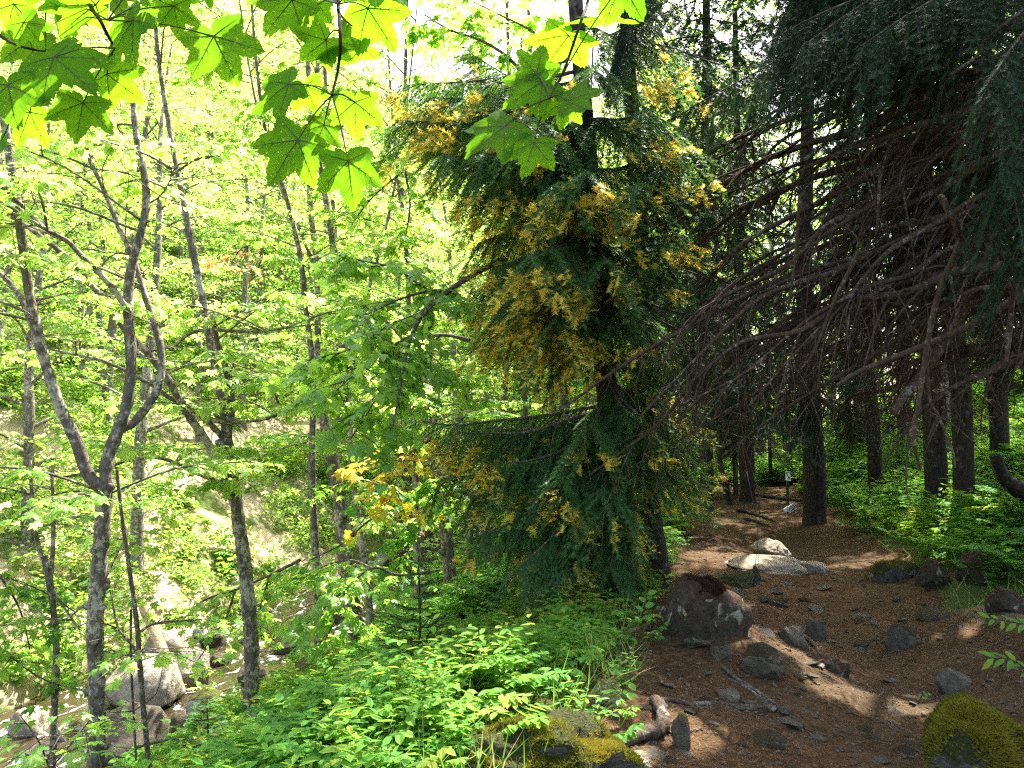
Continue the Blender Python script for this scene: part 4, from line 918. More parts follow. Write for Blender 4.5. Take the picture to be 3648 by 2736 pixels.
# ------------------------------------------------------------------ rocks
def ico(sub):
    b = bmesh.new(); bmesh.ops.create_icosphere(b, subdivisions=sub, radius=1.0); b.verts.ensure_lookup_table()
    v = np.array([x.co[:] for x in b.verts]); f = np.array([[x.index for x in q.verts] for q in b.faces]); b.free(); return v, f
ICO4, ICO3, ICO2 = ico(5), ico(4), ico(3)
def rock_shape(size, seed, cuts=9, rough=.16, sub=None, rot=0.0, tilt=(0, 0), depth_=.72):
    v, f = sub or ICO4; v = v.copy(); rr = np.random.default_rng(seed)
    for q in range(cuts):
        n = norm(rr.normal(size=3)); d = depth_ * (.75 + .35 * rr.random()); k = v @ n - d; v = v - np.maximum(k, 0)[:, None] * n * .93
    o = Vector((seed * 7.3, seed * 3.1, 0))
    dsp = np.array([mnoise.fractal(Vector(p) * 1.6 + o, .9, 2.1, 5) for p in v])
    d2 = np.array([mnoise.noise(Vector(p) * 9 + o) for p in v])
    v = v * (1 + rough * dsp + rough * .12 * d2)[:, None]
    mx = np.abs(v).max(0); v = v / mx * (np.array(size) / 2)
    M = np.array((Matrix.Rotation(rot, 3, 'Z') @ Matrix.Rotation(tilt[0], 3, 'X') @ Matrix.Rotation(tilt[1], 3, 'Y')))
    return v @ M.T, f
def tufts(mb, v, f, n, size, zmin=.35, mat=0, msk=None):
    a, b, c = v[f[:, 0]], v[f[:, 1]], v[f[:, 2]]; nr = np.cross(b - a, c - a); ar = np.linalg.norm(nr, axis=1); nr = norm(nr)
    w_ = ar * np.clip((nr[:, 2] - zmin) / (1 - zmin), 0, 1)
    cen = (a + b + c) / 3
    w_ = w_ * np.clip(2.6 * (vnoise(cen[:, 0] * 6, cen[:, 1] * 6, 31) + .6 * vnoise(cen[:, 0] * 15, cen[:, 1] * 15, 32) + .22), 0.02, 1)
    if msk is not None: w_ = w_ * msk(cen)
    i = rng.choice(len(f), n, p=w_ / w_.sum()); r1, r2 = rng.random((2, n)); sw = r1 + r2 > 1; r1[sw] = 1 - r1[sw]; r2[sw] = 1 - r2[sw]
    p = a[i] + (b[i] - a[i]) * r1[:, None] + (c[i] - a[i]) * r2[:, None]
    d = nr[i] + rand_dirs(n, -.3, .6) * .8
    tv = np.array([(-.16, 0, 0), (.16, 0, 0), (0, 1, 0)], float)
    tn = np.clip(.45 + 1.0 * vnoise(p[:, 0] * 5, p[:, 1] * 5, 33) + (rng.random(n) - .5) * .5, 0, 1)
    mb.inst(tv, np.array([[0, 1, 2]]), frames(d, rand_dirs(n), size * (.5 + rng.random(n))), p - nr[i] * size * .1, mat, tn)
def rock(px, py, wpx, hpx, label, mat, seed, dy=.8, cuts=11, rough=.17, sink=.25, moss=0, msize=.02, rot=0., tilt=(0, 0), at=None, name='rock', mmsk=None, zmin=.35, sub=None, mossmat=None, mossname='moss'):
    p = G(px, py) if at is None else np.array(at); d = depth(p); w = wpx * d / F * .93; h = hpx * d / F * .93
    sink = min(.5, sink + .08); hh = h / (1 - sink); dp = w * dy
    c = p + np.array([0, dp * .35, 0]); u_ = place_z(c[0], c[1]) if at is None else c[2]
    base = np.array([c[0], c[1], min(p[2], u_ + .02) + hh * (.5 - sink)])
    v, f = rock_shape((w, dp, hh), seed, cuts, rough, sub, rot, tilt)
    if moss:
        r = thing(name, label, 'rock', base); m = MB(); m.add(v + base, f, 0, .5, True); m.build('stone', mat, r)
        m = MB(); tufts(m, v + base, f, moss, msize, zmin, 0, mmsk); m.build(mossname, mossmat or M_MOSS, r); return r
    m = MB(); m.add(v, f, 0, .5, True); o = m.build(name, mat); o.location = base; return tag(o, label, 'rock')

rock(713, 640, 104, 66, 'big dark boulder with white lichen and rusty needles on its top', K_BOULDER, 3, .85, 7, .14, .3, name='boulder', moss=5000, msize=.022, zmin=.1, mossmat=M_LITTER, mossname='needle_patch', mmsk=lambda c: (vnoise(c[:, 0] * 3.2, c[:, 2] * 4, 77) > -.02) * 1.0 + 1e-6)
rock(722, 662, 26, 24, 'small grey stone poking up below the lichen boulder', K_GREY, 4, 1.3, 8, .2, .3)
rock(764, 680, 46, 36, 'flat-sided grey boulder lying at the inner edge of the path', K_GREY, 5, 1.0, 9, .1, .3, tilt=(.2, .2))
rock(607, 706, 36, 26, 'pale rock half hidden by herbs at the edge of the path', K_PALE, 6, .9, 8, .14, .25)
rock(682, 752, 22, 38, 'upright wedge of grey stone behind the bent root', K_SLATE, 7, .8, 7, .12, .2, moss=260, msize=.012)
rock(773, 560, 46, 22, 'sunlit pale hump of rock in the middle of the path', K_LEDGE, 8, .8, 8, .16, .3)
rock(772, 572, 96, 13, 'long sunlit ledge of pale rock across the path', K_LEDGE, 9, .7, 9, .15, .4)
rock(810, 574, 50, 12, 'sunlit flat slab at the end of the pale ledge', K_LEDGE, 10, .8, 9, .12, .4)
rock(737, 588, 50, 20, 'mossy stone step between the boulder and the pale ledge', K_MOSSY, 11, .8, 8, .14, .35)
rock(779, 570, 34, 10, 'dark stone in front of the pale ledge', K_GREY, 13, .8, 8, .14, .35)
rock(758, 585, 12, 20, 'small pointed mossy stone at the path edge', K_MOSSY, 14, .8, 8, .14, .3)
rock(908, 648, 36, 24, 'round brown stone in the middle of the path', K_GREY, 15, .9, 5, .08, .3)
rock(795, 645, 38, 17, 'dark stone lying in the dip of the path', K_SLATE, 16, .9, 9, .12, .35)
rock(818, 640, 28, 24, 'leaning stone with a broken edge in the dip of the path', K_GREY, 17, .6, 9, .14, .25, tilt=(0, .5))
rock(962, 690, 46, 20, 'pale-edged stone beside the mossy boulder', K_SLATE, 18, .7, 9, .16, .3)
rock(900, 582, 56, 22, 'low mossy ledge at the foot of the bank', K_MOSSY, 20, .8, 8, .14, .35, moss=900, msize=.02)
rock(935, 588, 40, 30, 'dark rock with a pale edge at the foot of the bank', K_BOULDER, 21, .8, 8, .16, .3)
rock(985, 586, 46, 40, 'lichen-streaked rock under the leafy bank', K_BOULDER, 22, .8, 8, .16, .3)
rock(1012, 612, 40, 24, 'shaded rock low on the bank at the picture edge', K_BOULDER, 23, .8, 8, .16, .3)
rock(940, 620, 40, 12, 'flat dark stone set in the needles below the bank', K_GREY, 24, .8, 8, .12, .4)
rock(772, 750, 46, 18, 'rounded brown stone sunk in the near path', K_GREY, 27, .8, 6, .1, .4)
rock(728, 700, 30, 12, 'grey shelf of stone beside the dark root', K_SLATE, 28, .8, 8, .1, .4)
rock(838, 676, 34, 18, 'dark root-bound stone in the shaded path', K_BOULDER, 29, .8, 8, .14, .35)
rock(1004, 796, 132, 86, 'large boulder cushioned in green moss at the near path edge', K_MOSSY, 30, .8, 6, .1, .2, moss=26000, msize=.024, name='boulder', zmin=-.3)
rock(525, 792, 270, 62, 'sunlit rock cushioned in yellow-green moss at the near edge', K_MOSSY, 35, .55, 3, .30, .35, moss=24000, msize=.018, zmin=.0, name='mossy_rock')
rock(576, 748, 46, 18, 'grey slab lying on the mossy rock', K_SLATE, 32, .7, 9, .12, .3, rot=.3)
rock(655, 732, 18, 10, 'small slate between the moss and the bent root', K_SLATE, 33, .8, 9, .12, .3)
rock(640, 768, 40, 12, 'pale crumbling stone beside the thick root', K_LEDGE, 34, .8, 9, .2, .3)

# stream and far bank rocks
for q, (px, py, w, h, lb, m, sd) in enumerate([
    (314, 694, 66, 40, 'big whitish boulder in the stream beside the white water', K_PALE, 41), (112, 765, 95, 60, 'dark rounded boulder at the near water edge', K_WET, 42), (128, 712, 92, 52, 'large smooth boulder with a sunlit top beside the log', K_TAN, 43),
    (182, 690, 50, 46, 'tall tan boulder under the upper end of the log', K_TAN, 44), (160, 672, 52, 44, 'tan boulder standing behind the sunlit one', K_TAN, 45), (216, 668, 24, 14, 'dark wet stone in the white water', K_WET, 46), (212, 650, 34, 16, 'round dark stone with a pale ring in the rapids', K_WET, 47),
    (250, 690, 40, 26, 'grey boulder splitting the current', K_WET, 48), (205, 722, 50, 34, 'pale block below the end of the log', K_PALE, 49), (176, 738, 34, 22, 'brown stone in the shallow water', K_WET, 50), (20, 740, 50, 30, 'brown rock on the far gravel', K_TAN, 51),
    (62, 745, 34, 24, 'pale angular rock beside the slim maple', K_PALE, 52), (285, 655, 30, 16, 'grey stone at the head of the rapids', K_WET, 53), (262, 612, 34, 22, 'grey rock on the sandy bank', K_PALE, 54), (330, 625, 40, 22, 'wet rock by the upper rapids', K_WET, 56), (238, 590, 26, 14, 'small rock on the tan bank', K_TAN, 57),
    (196, 640, 20, 16, 'rounded rock half buried in the bank', K_PALE, 58), (365, 570, 60, 28, 'sunlit pale rock seen between the trunks', K_PALE, 59), (268, 640, 28, 14, 'rock with water pouring round it', K_WET, 60), (340, 665, 36, 20, 'rock at the near edge of the rapids', K_TAN, 61), (30, 765, 46, 20, 'dark rock in the corner shallows', K_WET, 62)]):
    rock(px, py, w, h, lb, m, sd, .9, 7, .16, .25, sub=ICO3, at=G(px, py))

# peeled log leaning into the stream
lg = thing('fallen_log', 'peeled tan log leaning down the rocks into the stream', 'log', G(190, 690))
q0 = G(146, 612); dl = depth(G(190, 690))
m = MB(); Lp = smooth_line([P(145, 606, dl + 1.0), P(158, 640, dl + .6), P(172, 672, dl + .2), P(180, 688, dl), P(198, 698, dl - .2), P(211, 716, dl - .4)], 5)
tube(m, Lp, 0, 0, 9, 0, .5, .08, np.linspace(.13, .06, len(Lp))); m.build('trunk', B_LOG, lg)
m = MB(); tube(m, np.array([P(200, 700, dl - .2), P(212, 694, dl - .4), P(232, 688, dl - .5)]), .035, .015, 6, 0, .5, .08); m.build('broken_branch', B_LOG, lg)

# roots
def root(pl, w0, w1, label, lift=.35, mat=B_ROOT, knob=.18):
    pts = [G(x, y) for x, y in pl]; w_ = np.linspace(w0, w1, len(pl)); pts = [p + np.array([0, 0, w * .5 * depth(p) / F * (2 * lift)]) for p, w in zip(pts, w_)]
    L = smooth_line(pts, 6); d = depth(pts[0]); n_ = len(L); rad = np.linspace(w0, w1, n_) * .5 * d / F * (1 + .5 * vnoise(np.arange(n_) * .6, np.zeros(n_) + w0, 7))
    L[-1, 2] -= rad[-1] * 1.2; L[0, 2] -= rad[0] * .5
    m = MB(); tube(m, L, 0, 0, 10, 0, .5, knob, rad); return tag(m.build('tree_root', mat), label, 'root')
root([(575, 778), (590, 764), (606, 757), (620, 752), (640, 744), (658, 738), (664, 730), (661, 718), (655, 708)], 17, 15, 'thick bent root with scaly bark at the near path edge', .55)
root([(560, 776), (572, 768), (586, 762), (604, 757), (616, 752)], 11, 8, 'shorter root running beside the thick bent one', .5)
root([(655, 703), (672, 702), (690, 706), (708, 705), (724, 706), (742, 710), (756, 711)], 5, 4, 'thin dark root lying along the path edge', .4)
root([(775, 712), (765, 710), (752, 709), (735, 707)], 7, 4, 'dark root crossing under the flat-sided boulder', .4)
root([(722, 668), (738, 682), (755, 692), (770, 702), (786, 714), (797, 722)], 4, 3, 'pale thin root snaking down the path', .5, B_TWIG)
root([(728, 680), (748, 690), (760, 698), (775, 703)], 3, 2, 'pale rootlet beside the snaking root', .5, B_TWIG)
root([(790, 641), (800, 637), (812, 645), (820, 655)], 6, 4, 'hooked root in the dip of the path', .5)
root([(820, 670), (828, 664), (838, 660)], 5, 4, 'stubby dark root in the shaded path', .5)
root([(738, 512), (752, 515), (766, 519), (778, 524)], 4, 2, 'dark root step across the far path', .5, B_SPRUCE)
root([(745, 520), (758, 523), (770, 527)], 3, 2, 'second dark root step across the far path', .5, B_SPRUCE)
root([(1000, 772), (985, 770), (970, 776)], 4, 3, 'pale twig-like root by the mossy boulder', .5, B_TWIG)

# loose slates
slabs = []
for i in range(7):
    v, f = rock_shape((1, .62 + .2 * random.random(), .16 + .12 * random.random()), 70 + i, 11, .12, ICO2, 0, (0, 0), .62); m = MB(); m.add(v, f, 0, .5, False); slabs.append(m.mesh('slate_stone', K_SLATE if i % 3 else K_GREY))
cnt = 0
while cnt < 260:
    px = 640 + 330 * rng.random(); py = 574 + 190 * rng.random() ** 1.0
    p = G(px, py); u, s = us(p[0], p[1])
    if not (-1.15 < u < 1.75): continue
    o = bpy.data.objects.new('slate_stone', slabs[cnt % 7]); COL.objects.link(o)
    sz = (.03 + .17 * rng.random() ** 3) * (1 if py > 650 else 1.25); o.scale = (sz,) * 3
    o.location = (p[0], p[1], place_z(p[0], p[1]) + sz * .02); o.rotation_euler = ((rng.random() - .5) * .5, (rng.random() - .5) * .5, rng.random() * 6.28)
    tag(o, 'loose flat grey slate lying on the needle-strewn path', 'stone', 'loose slates on the path'); cnt += 1

# red notice, white sign, chequered board, pole
def flat_mat(name, col, rough=.5):
    t = NT(name); c = t.coords('Object'); t.base(t.mix(t.ramp(t.noise(14, 4, .6, c), [(.45, (0, 0, 0)), (.8, (.35, .35, .35))]), col, tuple(x * .6 for x in col)), rough); return t.m
F_RED = flat_mat('red_sign_paint', (.62, .012, .01)); F_WHITE = flat_mat('white_sign_paint', (.78, .80, .76)); F_POST = flat_mat('green_post_paint', (.03, .06, .045)); F_BLACK = flat_mat('black_paint', (.02, .02, .02)); F_LETTER = flat_mat('white_lettering', (.8, .72, .7))
def box(mb, c, X, Y, Z, mat=0):
    c, X, Y, Z = map(np.asarray, (c, X, Y, Z)); v = [c + a * X + b * Y + e * Z for e in (-1, 1) for b in (-1, 1) for a in (-1, 1)]
    mb.add(v, [[0, 1, 3, 2], [4, 6, 7, 5], [0, 4, 5, 1], [2, 3, 7, 6], [0, 2, 6, 4], [1, 5, 7, 3]], mat)
tp = G(731, 505); dsg = depth(tp)
st = hand_tree('maple_tree', 'slim leaning trunk carrying the red notice', dsg, [([(731, 509), (728, 495), (724, 480), (720, 462), (719, 440), (721, 410), (722, 370), (720, 320), (716, 240), (712, 120)], 9.5, 5, 0)], B_SPRUCE, (14, 1.5, .12, 16, LEAF3, .6, M_MAPLE))
sd = dsg - .16; c = P(724, 478, sd); X = norm(P(732, 480.5, sd + .12) - P(716, 475.5, sd - .12)) * (4.6 * sd / F); Y = np.array([0, 0, 1.]) * (3.9 * sd / F); Z = norm(np.cross(X, Y)) * .008
sn = thing('red_sign', 'red notice board with white lettering nailed to the leaning trunk', 'sign', c)
m = MB(); box(m, c, X, Y, Z); m.build('board', F_RED, sn)
if Z[1] > 0: Z = -Z
m = MB()
def word(x0, x1, y):
    n_ = max(2, int((x1 - x0) / .11))
    for i in range(n_):
        a = x0 + (x1 - x0) * (i + .5) / n_; hw = (x1 - x0) / n_ * .40; hh = .10 if (i * 7) % 3 else .13
        box(m, c + X * a + Y * (y + (.03 if hh > .1 else 0)) + Z * 1.15, X * hw, Y * hh, Z * .15)
for x0, x1, y in [(-.86, -.2, .47), (-.12, .82, .47), (-.88, -.32, .05), (-.24, -.05, .05), (.04, .22, .05), (.3, .84, .05), (-.58, .42, -.42)]: word(x0, x1, y)
m.build('lettering', F_LETTER, sn)
pp = G(787, 509); dp = depth(pp)
ws_ = thing('sign_post', 'small white sign with a dark tree picture on a green metal post', 'sign', pp)
m = MB(); tpst = P(788, 472, dp); box(m, (pp + tpst) / 2 + [0, 0, -.1], [.022, 0, 0], [0, .022, 0], [0, 0, (tpst[2] - pp[2]) / 2 + .1]); m.build('post', F_POST, ws_)
c = P(788, 476, dp - .05); X = norm(np.array([.78, .55, -.12])) * (3.9 * dp / F); Y = np.array([0, 0, 1.]) * (4.6 * dp / F); Z = norm(np.cross(X, Y)) * .006
m = MB(); box(m, c, X, Y, Z); m.build('panel', F_WHITE, ws_)
if Z[1] > 0: Z = -Z
m = MB()
for x, y, a, b in [(-.5, .75, .35, .12), (-.8, .45, .12, .35), (.1, .85, .18, .1), (.75, .6, .15, .25), (-.3, .25, .10, .4), (.15, -.35, .16, .35), (.45, -.5, .3, .12), (-.1, -.6, .35, .06), (.6, -.2, .1, .2)]: box(m, c + X * x + Y * y + Z * 1.2, X * a, Y * b, Z * .2)
m.build('picture', F_POST, ws_)
c = G(790, 512) + [0, 0, .06]; dc = depth(c); X = norm(np.array([.86, .25, .42])) * (6.0 * dc / F); Y = norm(np.array([-.42, .1, .75])) * (3.2 * dc / F); Z = norm(np.cross(X, Y)) * .03
cb = thing('chequered_board', 'white board with rows of black squares lying at the foot of the sign post', 'board', c)
m = MB(); box(m, c, X, Y, Z); m.build('panel', F_WHITE, cb)
if Z[1] > 0: Z = -Z
m = MB()
for x, y, a, b in [(-.85, -.6, .14, .38), (-.45, -.1, .09, .16), (-.15, .15, .09, .16), (.28, .42, .09, .18), (.1, -.55, .16, .18), (.45, -.5, .16, .2), (.68, .5, .1, .2), (.8, -.1, .1, .2), (.55, .05, .07, .14), (-.2, .8, .06, .1)]: box(m, c + X * x + Y * y + Z * 1.08, X * a, Y * b, Z * .08)
m.build('squares', F_BLACK, cb)
m = MB(); dpo = dp - .6; Lp = smooth_line([P(755, 494.5, dpo), P(770, 497, dpo), P(786, 499, dpo), P(800, 500, dpo), P(812, 496, dpo - .6)], 5); tube(m, Lp, .035, .03, 8, 0, .5, .08)
tag(m.build('wooden_pole', B_SPRUCE), 'thin wooden pole fixed across the far end of the path before the sign post', 'pole')
pz = thing('dead_stem', 'curved dead stem stub leaning out of the bank among leaves', 'stump', P(1008, 480, 8.6))
m = MB(); Lp = smooth_line([P(1040, 500, 8.9), P(1022, 492, 8.7), P(1004, 478, 8.6), (P(995, 455, 8.6))], 5); tube(m, Lp, .11, .06, 9, 0, .5, .1); m.build('stem', B_SPRUCE, pz)
m = MB(); Lp = np.array([P(630, 690, 5.9), P(665, 700, 5.8), P(700, 706, 5.6)])

# ------------------------------------------------------------------ undergrowth
def plant_template(kind, seed):
    rr = np.random.default_rng(seed); m = MB(); global rng; kp = rng; rng = rr
    if kind == 'pinnate':
        for q in range(5):
            an = rr.random() * 6.28; L = .42 + .3 * rr.random(); d = np.array([math.cos(an), math.sin(an), 0])
            for i in range(8):
                t_ = .3 + .7 * i / 7; p = d * L * t_ * .8 + np.array([0, 0, L * (1.1 * t_ - .55 * t_ * t_)])
                sd_ = np.cross(d, [0, 0, 1.])
                for sg in (1, -1):
                    m.inst(OVAL[0], OVAL[1], frames((sd_ * sg + d * .5 + rand_dirs(1)[0] * .25)[None], np.array([[0, 0, 1.]]) + rand_dirs(1) * .3, [L * .2 * (1.15 - .6 * abs(t_ - .6))]), p[None], 0, .5 + (rr.random() - .5) * .3)
            m.add([p, p, p], [[0, 1, 2]])
    elif kind == 'upright':
        for st_ in range(3):
            an0 = rr.random() * 6; H = .4 + .35 * rr.random(); ln = (rr.random(2) - .5) * .35
            m.add([(0, 0, 0), (.008, 0, 0), (ln[0], ln[1], H)], [[0, 1, 2]], 0, .3)
            for i in range(13):
                t_ = .15 + .85 * i / 12; an = an0 + i * 2.4; p = np.array([ln[0] * t_, ln[1] * t_, H * t_]); d = np.array([math.cos(an), math.sin(an), .35 - .5 * rr.random()])
                v = OVAL[0] * np.array([.75, 1, 1]); m.inst(v, OVAL[1], frames(d[None], np.array([[0, 0, 1.]]) + rand_dirs(1) * .3, [.07 + .07 * rr.random()]), p[None], 0, .5 + (rr.random() - .5) * .4)
    elif kind == 'trifoliate':
        for q in range(9):
            an = rr.random() * 6.28; L = .18 + .3 * rr.random(); d = np.array([math.cos(an), math.sin(an), 0]); p = d * L * .7 + np.array([0, 0, L * .75])
            m.add([(0, 0, 0), (.006, 0, 0), p], [[0, 1, 2]], 0, .3); sd_ = np.cross(d, [0, 0, 1.]); s_ = .06 + .05 * rr.random()
            for dd in (d, sd_ + d * .3, -sd_ + d * .3): m.inst(OVAL[0] * np.array([1.35, 1, 1]), OVAL[1], frames((dd + np.array([0, 0, -.25]))[None], np.array([[0, 0, 1.]]) + rand_dirs(1) * .35, [s_]), p[None], 0, .5 + (rr.random() - .5) * .4)
    elif kind == 'shrub':
        for q in range(70):
            d = rand_dirs(1, -.2, 1)[0] * (.4 + .6 * rr.random()); p = d * np.array([.5, .5, .55]) + [0, 0, .12]
            m.inst(LEAF3[0], LEAF3[1], frames((d + rand_dirs(1)[0] * .8 - [0, 0, .3])[None], np.array([[0, 0, 1.]]) + rand_dirs(1) * .7, [.09 + .05 * rr.random()]), p[None], 0, .5 + (rr.random() - .5) * .6)
    elif kind == 'needle_tuft':
        for q in range(60):
            d = rand_dirs(1, .0, 1)[0]; m.inst(np.array([(-.02, 0, 0), (.02, 0, 0), (0, 1, 0)], float), np.array([[0, 1, 2]]), frames(d[None], rand_dirs(1), [.2 + .3 * rr.random()]), np.zeros((1, 3)), 0, .5)
    rng = kp
    out = []
    v = np.concatenate(m.v); f = np.concatenate(m.f[3]); tt = np.concatenate(m.t[3]) - .5
    return v, f, tt
PL = [plant_template(k_, i) for i, k_ in enumerate(['pinnate', 'pinnate', 'upright', 'upright', 'trifoliate', 'trifoliate', 'upright', 'shrub', 'pinnate'])]
def scatter(name, mat, u0, u1, s0, s1, n, kinds, sc0, sc1, avoid=None, tintmid=.42, spread=.45, label=None):
    m = MB(); u = u0 + (u1 - u0) * rng.random(n); s = s0 + (s1 - s0) * rng.random(n) ** 1.25
    if avoid is not None: k_ = avoid(u, s); u, s = u[k_], s[k_]
    x, y = xy(u, s); px = 512 + x / np.maximum(y, .1) * F; vis = (y > 1.6) & (px > -90) & (px < 1110); x, y = x[vis], y[vis]; n = len(x)
    z = hgt(x, y) - .02; P3 = np.stack([x, y, z], 1); which = rng.integers(0, len(kinds), n); patch = vnoise(x * .9, y * .9, 41) + .6 * vnoise(x * 3, y * 3, 42)
    for w_ in range(len(kinds)):
        k_ = which == w_; q = int(k_.sum())
        if not q: continue
        tv, tf, tt = PL[kinds[w_]]; an = rng.random(q) * 6.28; d = np.stack([np.cos(an), np.sin(an), (rng.random(q) - .5) * .3], 1); nn = np.array([0, 0, 1.]) + (rng.random((q, 3)) - .5) * .35
        m.inst(tv, tf, frames(d, nn, sc0 + (sc1 - sc0) * rng.random(q)), P3[k_], 0, np.clip(tintmid + patch[k_] * .5 + (rng.random(q) - .5) * spread, 0, 1), None, tt)
    o = m.build(name, mat); tag(o, label, None, None, 'stuff'); return o
edge_ok = lambda u, s: u + vnoise(u * 2, s * 2, 9) * .4 < -1.25 - .35 * (1 - sstep(2.8, 5.2, s))
HERB = [0, 1, 2, 3, 4, 5, 6, 8, 4]
scatter('herb_undergrowth', M_HERB, -7.5, -1.0, 2.2, 9, 10500, HERB, .3, .62, edge_ok, .5, .6)
scatter('slope_undergrowth', M_HERB, -9.0, -1.15, 8, 22, 6000, HERB, .5, 1.0, edge_ok, .5, .6)
scatter('far_slope_undergrowth', M_HERB, -9, -1.2, 20, 45, 1400, HERB, 1.2, 2.4, edge_ok)
scatter('bank_undergrowth', M_HERB, 1.75, 8.0, 7.5, 24, 4500, HERB, .5, 1.0, lambda u, s: u + vnoise(u * 2, s * 2, 9) > 1.9 + .9 * sstep(9.5, 7.5, s))
scatter('near_bank_undergrowth', M_HERB, 3.1, 7.0, 3.5, 8, 500, HERB, .5, .9)
scatter('far_wood_undergrowth', M_HERB, 2.0, 26, 22, 50, 1700, HERB, 1.3, 2.6)
scatter('path_end_undergrowth', M_HERB, -3, 4, 18.5, 34, 1300, HERB, .7, 1.4, lambda u, s: ~((u > -1.0) & (u < 1.6) & (s < 23)))
scatter('far_bank_shrubs', M_SHRUB, -44, -13.2, 4, 60, 7600, [7, 7, 7, 8], .6, 1.5, lambda u, s: (vnoise(u * .4, s * .4, 51) > -.0) | (u < -21))
scatter('water_edge_plants', M_HERB, -9.6, -8.0, 4, 30, 500, HERB, .7, 1.3)
scatter('path_edge_sprouts', M_HERB, -1.5, -.9, 3.2, 14, 90, [4, 5, 2], .35, .6, lambda u, s: edge_ok(u + .25, s) == False)

# grass
n = 9000; u = -2.6 + 1.7 * rng.random(n); s = 2.4 + 11 * rng.random(n) ** 1.4; k_ = edge_ok(u - .35, s) & (vnoise(u * 3, s * 3, 61) > -.12); u, s = u[k_], s[k_]
n2 = 2600; u2 = 1.7 + 2.2 * rng.random(n2); s2 = 7 + 12 * rng.random(n2); u = np.append(u, u2); s = np.append(s, s2); x, y = xy(u, s); n = len(x)
m = MB(); tv = np.array([(-.5, 0, 0), (.5, 0, 0), (-.4, .5, .05), (.4, .5, .05), (0, 1, .35)], float) * np.array([.03, 1, 1]); tf = np.array([[0, 1, 3], [0, 3, 2], [2, 3, 4]])
m.inst(tv, tf, frames(rand_dirs(n, .3, 1.2) * [1, 1, 1.6], rand_dirs(n), .10 + .22 * rng.random(n)), np.stack([x, y, hgt(x, y)], 1), 0, rng.random(n) ** 1.8)
tag(m.build('grass', M_GRASS), None, None, None, 'stuff')
# needle litter and twigs on the path
n = 130000; u = -1.9 + 3.6 * rng.random(n); s = 2.6 + 11 * rng.random(n) ** 1.6; k_ = (vnoise(u * 1.6, s * 1.6, 63) + .35 * (u < 0)) > -.12; u, s = u[k_], s[k_]; x, y = xy(u, s); n = len(x)
m = MB(); tv = np.array([(-.05, 0, 0), (.05, 0, 0), (0, 1, .1)], float); d = rand_dirs(n, -.15, .25)
m.inst(tv, np.array([[0, 1, 2]]), frames(d, np.array([0, 0, 1.]) + rand_dirs(n) * .3, .02 + .026 * rng.random(n)), np.stack([x, y, hgt(x, y) + .004], 1), 0, rng.random(n))
tag(m.build('needle_litter', M_LITTER), None, None, None, 'stuff')
# fallen twigs
m = MB()
for q in range(170):
    u = -1.4 + 3.4 * rng.random(); s = 3.2 + 9 * rng.random() ** 1.3; x, y = xy(u, s); a = np.array([x, y, float(hgt(x, y)) + .006]); d = rand_dirs(1, -.05, .08)[0]; l_ = .06 + .3 * rng.random() ** 2
    tube(m, smooth_line([a, a + d * l_ * .5 + rand_dirs(1)[0] * .02, a + d * l_], 3), .003, .0015, 4, 0)
tag(m.build('twig_litter', B_DEAD), None, None, None, 'stuff')
# gravel
n = 7000; u = -1.1 + 2.8 * rng.random(n); s = 2.8 + 9 * rng.random(n) ** 1.3; x, y = xy(u, s); gv, gf = ico(1)
m = MB(); gv = gv * np.array([1, .7, .4]); d = rand_dirs(n); m.inst(gv, gf, frames(d, np.array([0, 0, 1.]) + rand_dirs(n) * .4, .004 + .020 * rng.random(n) ** 2.5), np.stack([x, y, hgt(x, y) + .002], 1), 0, .5)
tag(m.build('gravel', K_SLATE), None, None, None, 'stuff')

# single plants the picture shows apart
def leafy_stem(name, label, pl, d, leaf, n_, mat, width=1.0, cat='plant', tint=.5, flat=True):
    p0 = P(*pl[0], d); r = thing(name, label, cat, p0); w, l = MB(), MB(); L = smooth_line([P(x, y, d + .03 * i) for i, (x, y) in enumerate(pl)], 6); tube(w, L, .004, .002, 5)
    for i in range(n_):
        t_ = .25 + .75 * (i + .5) / n_; k_ = int(t_ * (len(L) - 1)); a = L[k_]; dr = norm(L[min(k_ + 1, len(L) - 1)] - L[max(0, k_ - 1)]); sd_ = norm(np.cross(dr, [0, -.5, 1.])) * (1 if i % 2 else -1)
        v = norm(sd_ * .9 + dr * .6 + rand_dirs(1)[0] * .3 + np.array([0, 0, -.15])); l.inst(OVAL[0] * np.array([width, 1, 1]), OVAL[1], frames(v[None], np.array([[0, -.7, .8]]) + rand_dirs(1) * .3, [leaf * (.7 + .5 * rng.random())]), a[None], 0, tint + (rng.random() - .5) * .6)
    w.build('stem', B_STEM, r); l.build('leaves', mat, r); return r
leafy_stem('broadleaf_seedling', 'lime-green spray of oval leaves leaning over the herbs left of the boulder', [(625, 660), (612, 650), (595, 645), (578, 642)], 5.5, .085, 12, M_LIME, 1.25)
leafy_stem('broadleaf_seedling', 'lime-green seedling with oval leaves standing against the lichen boulder', [(636, 668), (640, 640), (643, 615), (648, 590)], 5.7, .085, 10, M_LIME, 1.2)
leafy_stem('broadleaf_seedling', 'pale green seedling sprouting between the pale rock and the bent root', [(650, 700), (638, 690), (632, 678), (634, 660)], 5.0, .06, 8, M_LIME, 1.1)
leafy_stem('willowherb', 'willowherb stem with narrow leaves leaning in over the path from the bank', [(1060, 640), (1035, 628), (1012, 622), (985, 618)], 3.6, .075, 12, M_HERB, .6)
leafy_stem('willowherb', 'second willowherb stem hanging above the moss-cushioned boulder', [(1060, 690), (1035, 676), (1012, 660), (990, 658)], 3.4, .08, 11, M_HERB, .6)
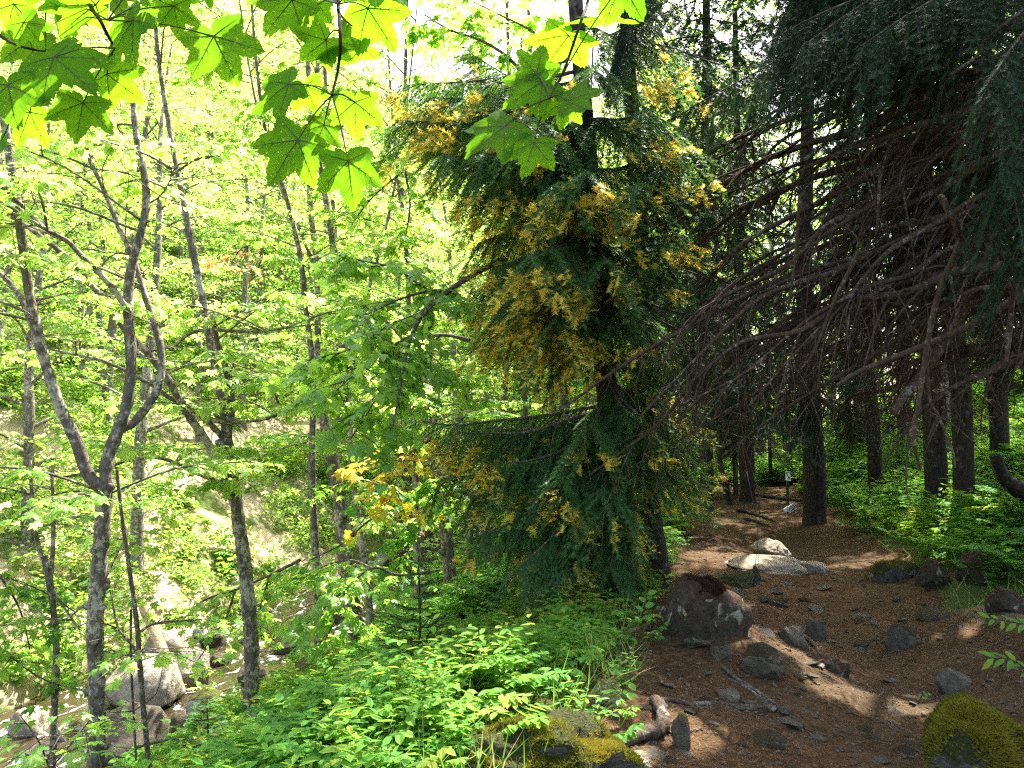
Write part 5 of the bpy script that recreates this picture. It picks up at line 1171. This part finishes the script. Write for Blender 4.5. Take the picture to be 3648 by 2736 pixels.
leafy_stem('willowherb', 'little seedling with paired leaves rooted beside the pale-edged stone', [(918, 704), (922, 696), (928, 692)], 4.5, .03, 6, M_LIME, 1.2)
fl = thing('purple_flower', 'magenta flower head standing before the knotty maple', 'flower', P(254, 745, 8.2)); m = MB(); tube(m, smooth_line([P(262, 775, 8.2), P(258, 745, 8.2), P(253, 717, 8.2)], 4), .004, .003, 5); m.build('stem', B_STEM, fl)
M_PINK = leaf_mat('magenta_petal', [(.42, .04, .38), (.5, .08, .5)], [(.6, .08, .55), (.65, .12, .6)], .4); m = MB(); dd = rand_dirs(60, -.3, 1); m.inst(OVAL[0], OVAL[1], frames(dd, rand_dirs(60), .02 + .03 * rng.random(60)), P(253, 716, 8.2) + dd * .02, 0, rng.random(60)); m.build('petals', M_PINK, fl)
for i, (px0, py0, px1, py1, px2, py2) in enumerate([(560, 735, 545, 690, 500, 668), (570, 730, 585, 680, 560, 660), (500, 745, 470, 700, 430, 712), (620, 722, 640, 690, 668, 686), (452, 760, 430, 722, 400, 735), (380, 768, 372, 735, 376, 705)]):
    d = 4.3 + .15 * i; m = MB(); tube(m, smooth_line([P(px0, py0, d), P(px1, py1, d), P(px2, py2, d - .1)], 7), .0022, .0012, 4, 0)
    g_ = P(px2, py2, d - .1); g0 = P((px1 + px2) / 2, (py1 + py2) / 2 - 4, d); dd = rand_dirs(26); tt = rng.random(26)
    m.inst(OVAL[0], OVAL[1], frames(norm(g_ - g0) + dd * .4, rand_dirs(26), .014 + .008 * rng.random(26)), g_ - (g_ - g0) * .28 * tt[:, None], 1, .9)
    tag(m.build('grass_stalk', [leaf_mat('straw', [(.35, .28, .1), (.45, .36, .14)], [(.4, .32, .1), (.5, .4, .15)], .2), M_GRASS]), ['straw-coloured grass stalk arching over the pale stalks', 'straw grass stalk bending from behind the mossy rock', 'grass stalk arching outwards from the mossy rock', 'straw grass stalk leaning across the pale rock', 'grass stalk curling down beside the herb slope', 'upright grass stalk at the lowest edge of the herbs'][i], 'grass')
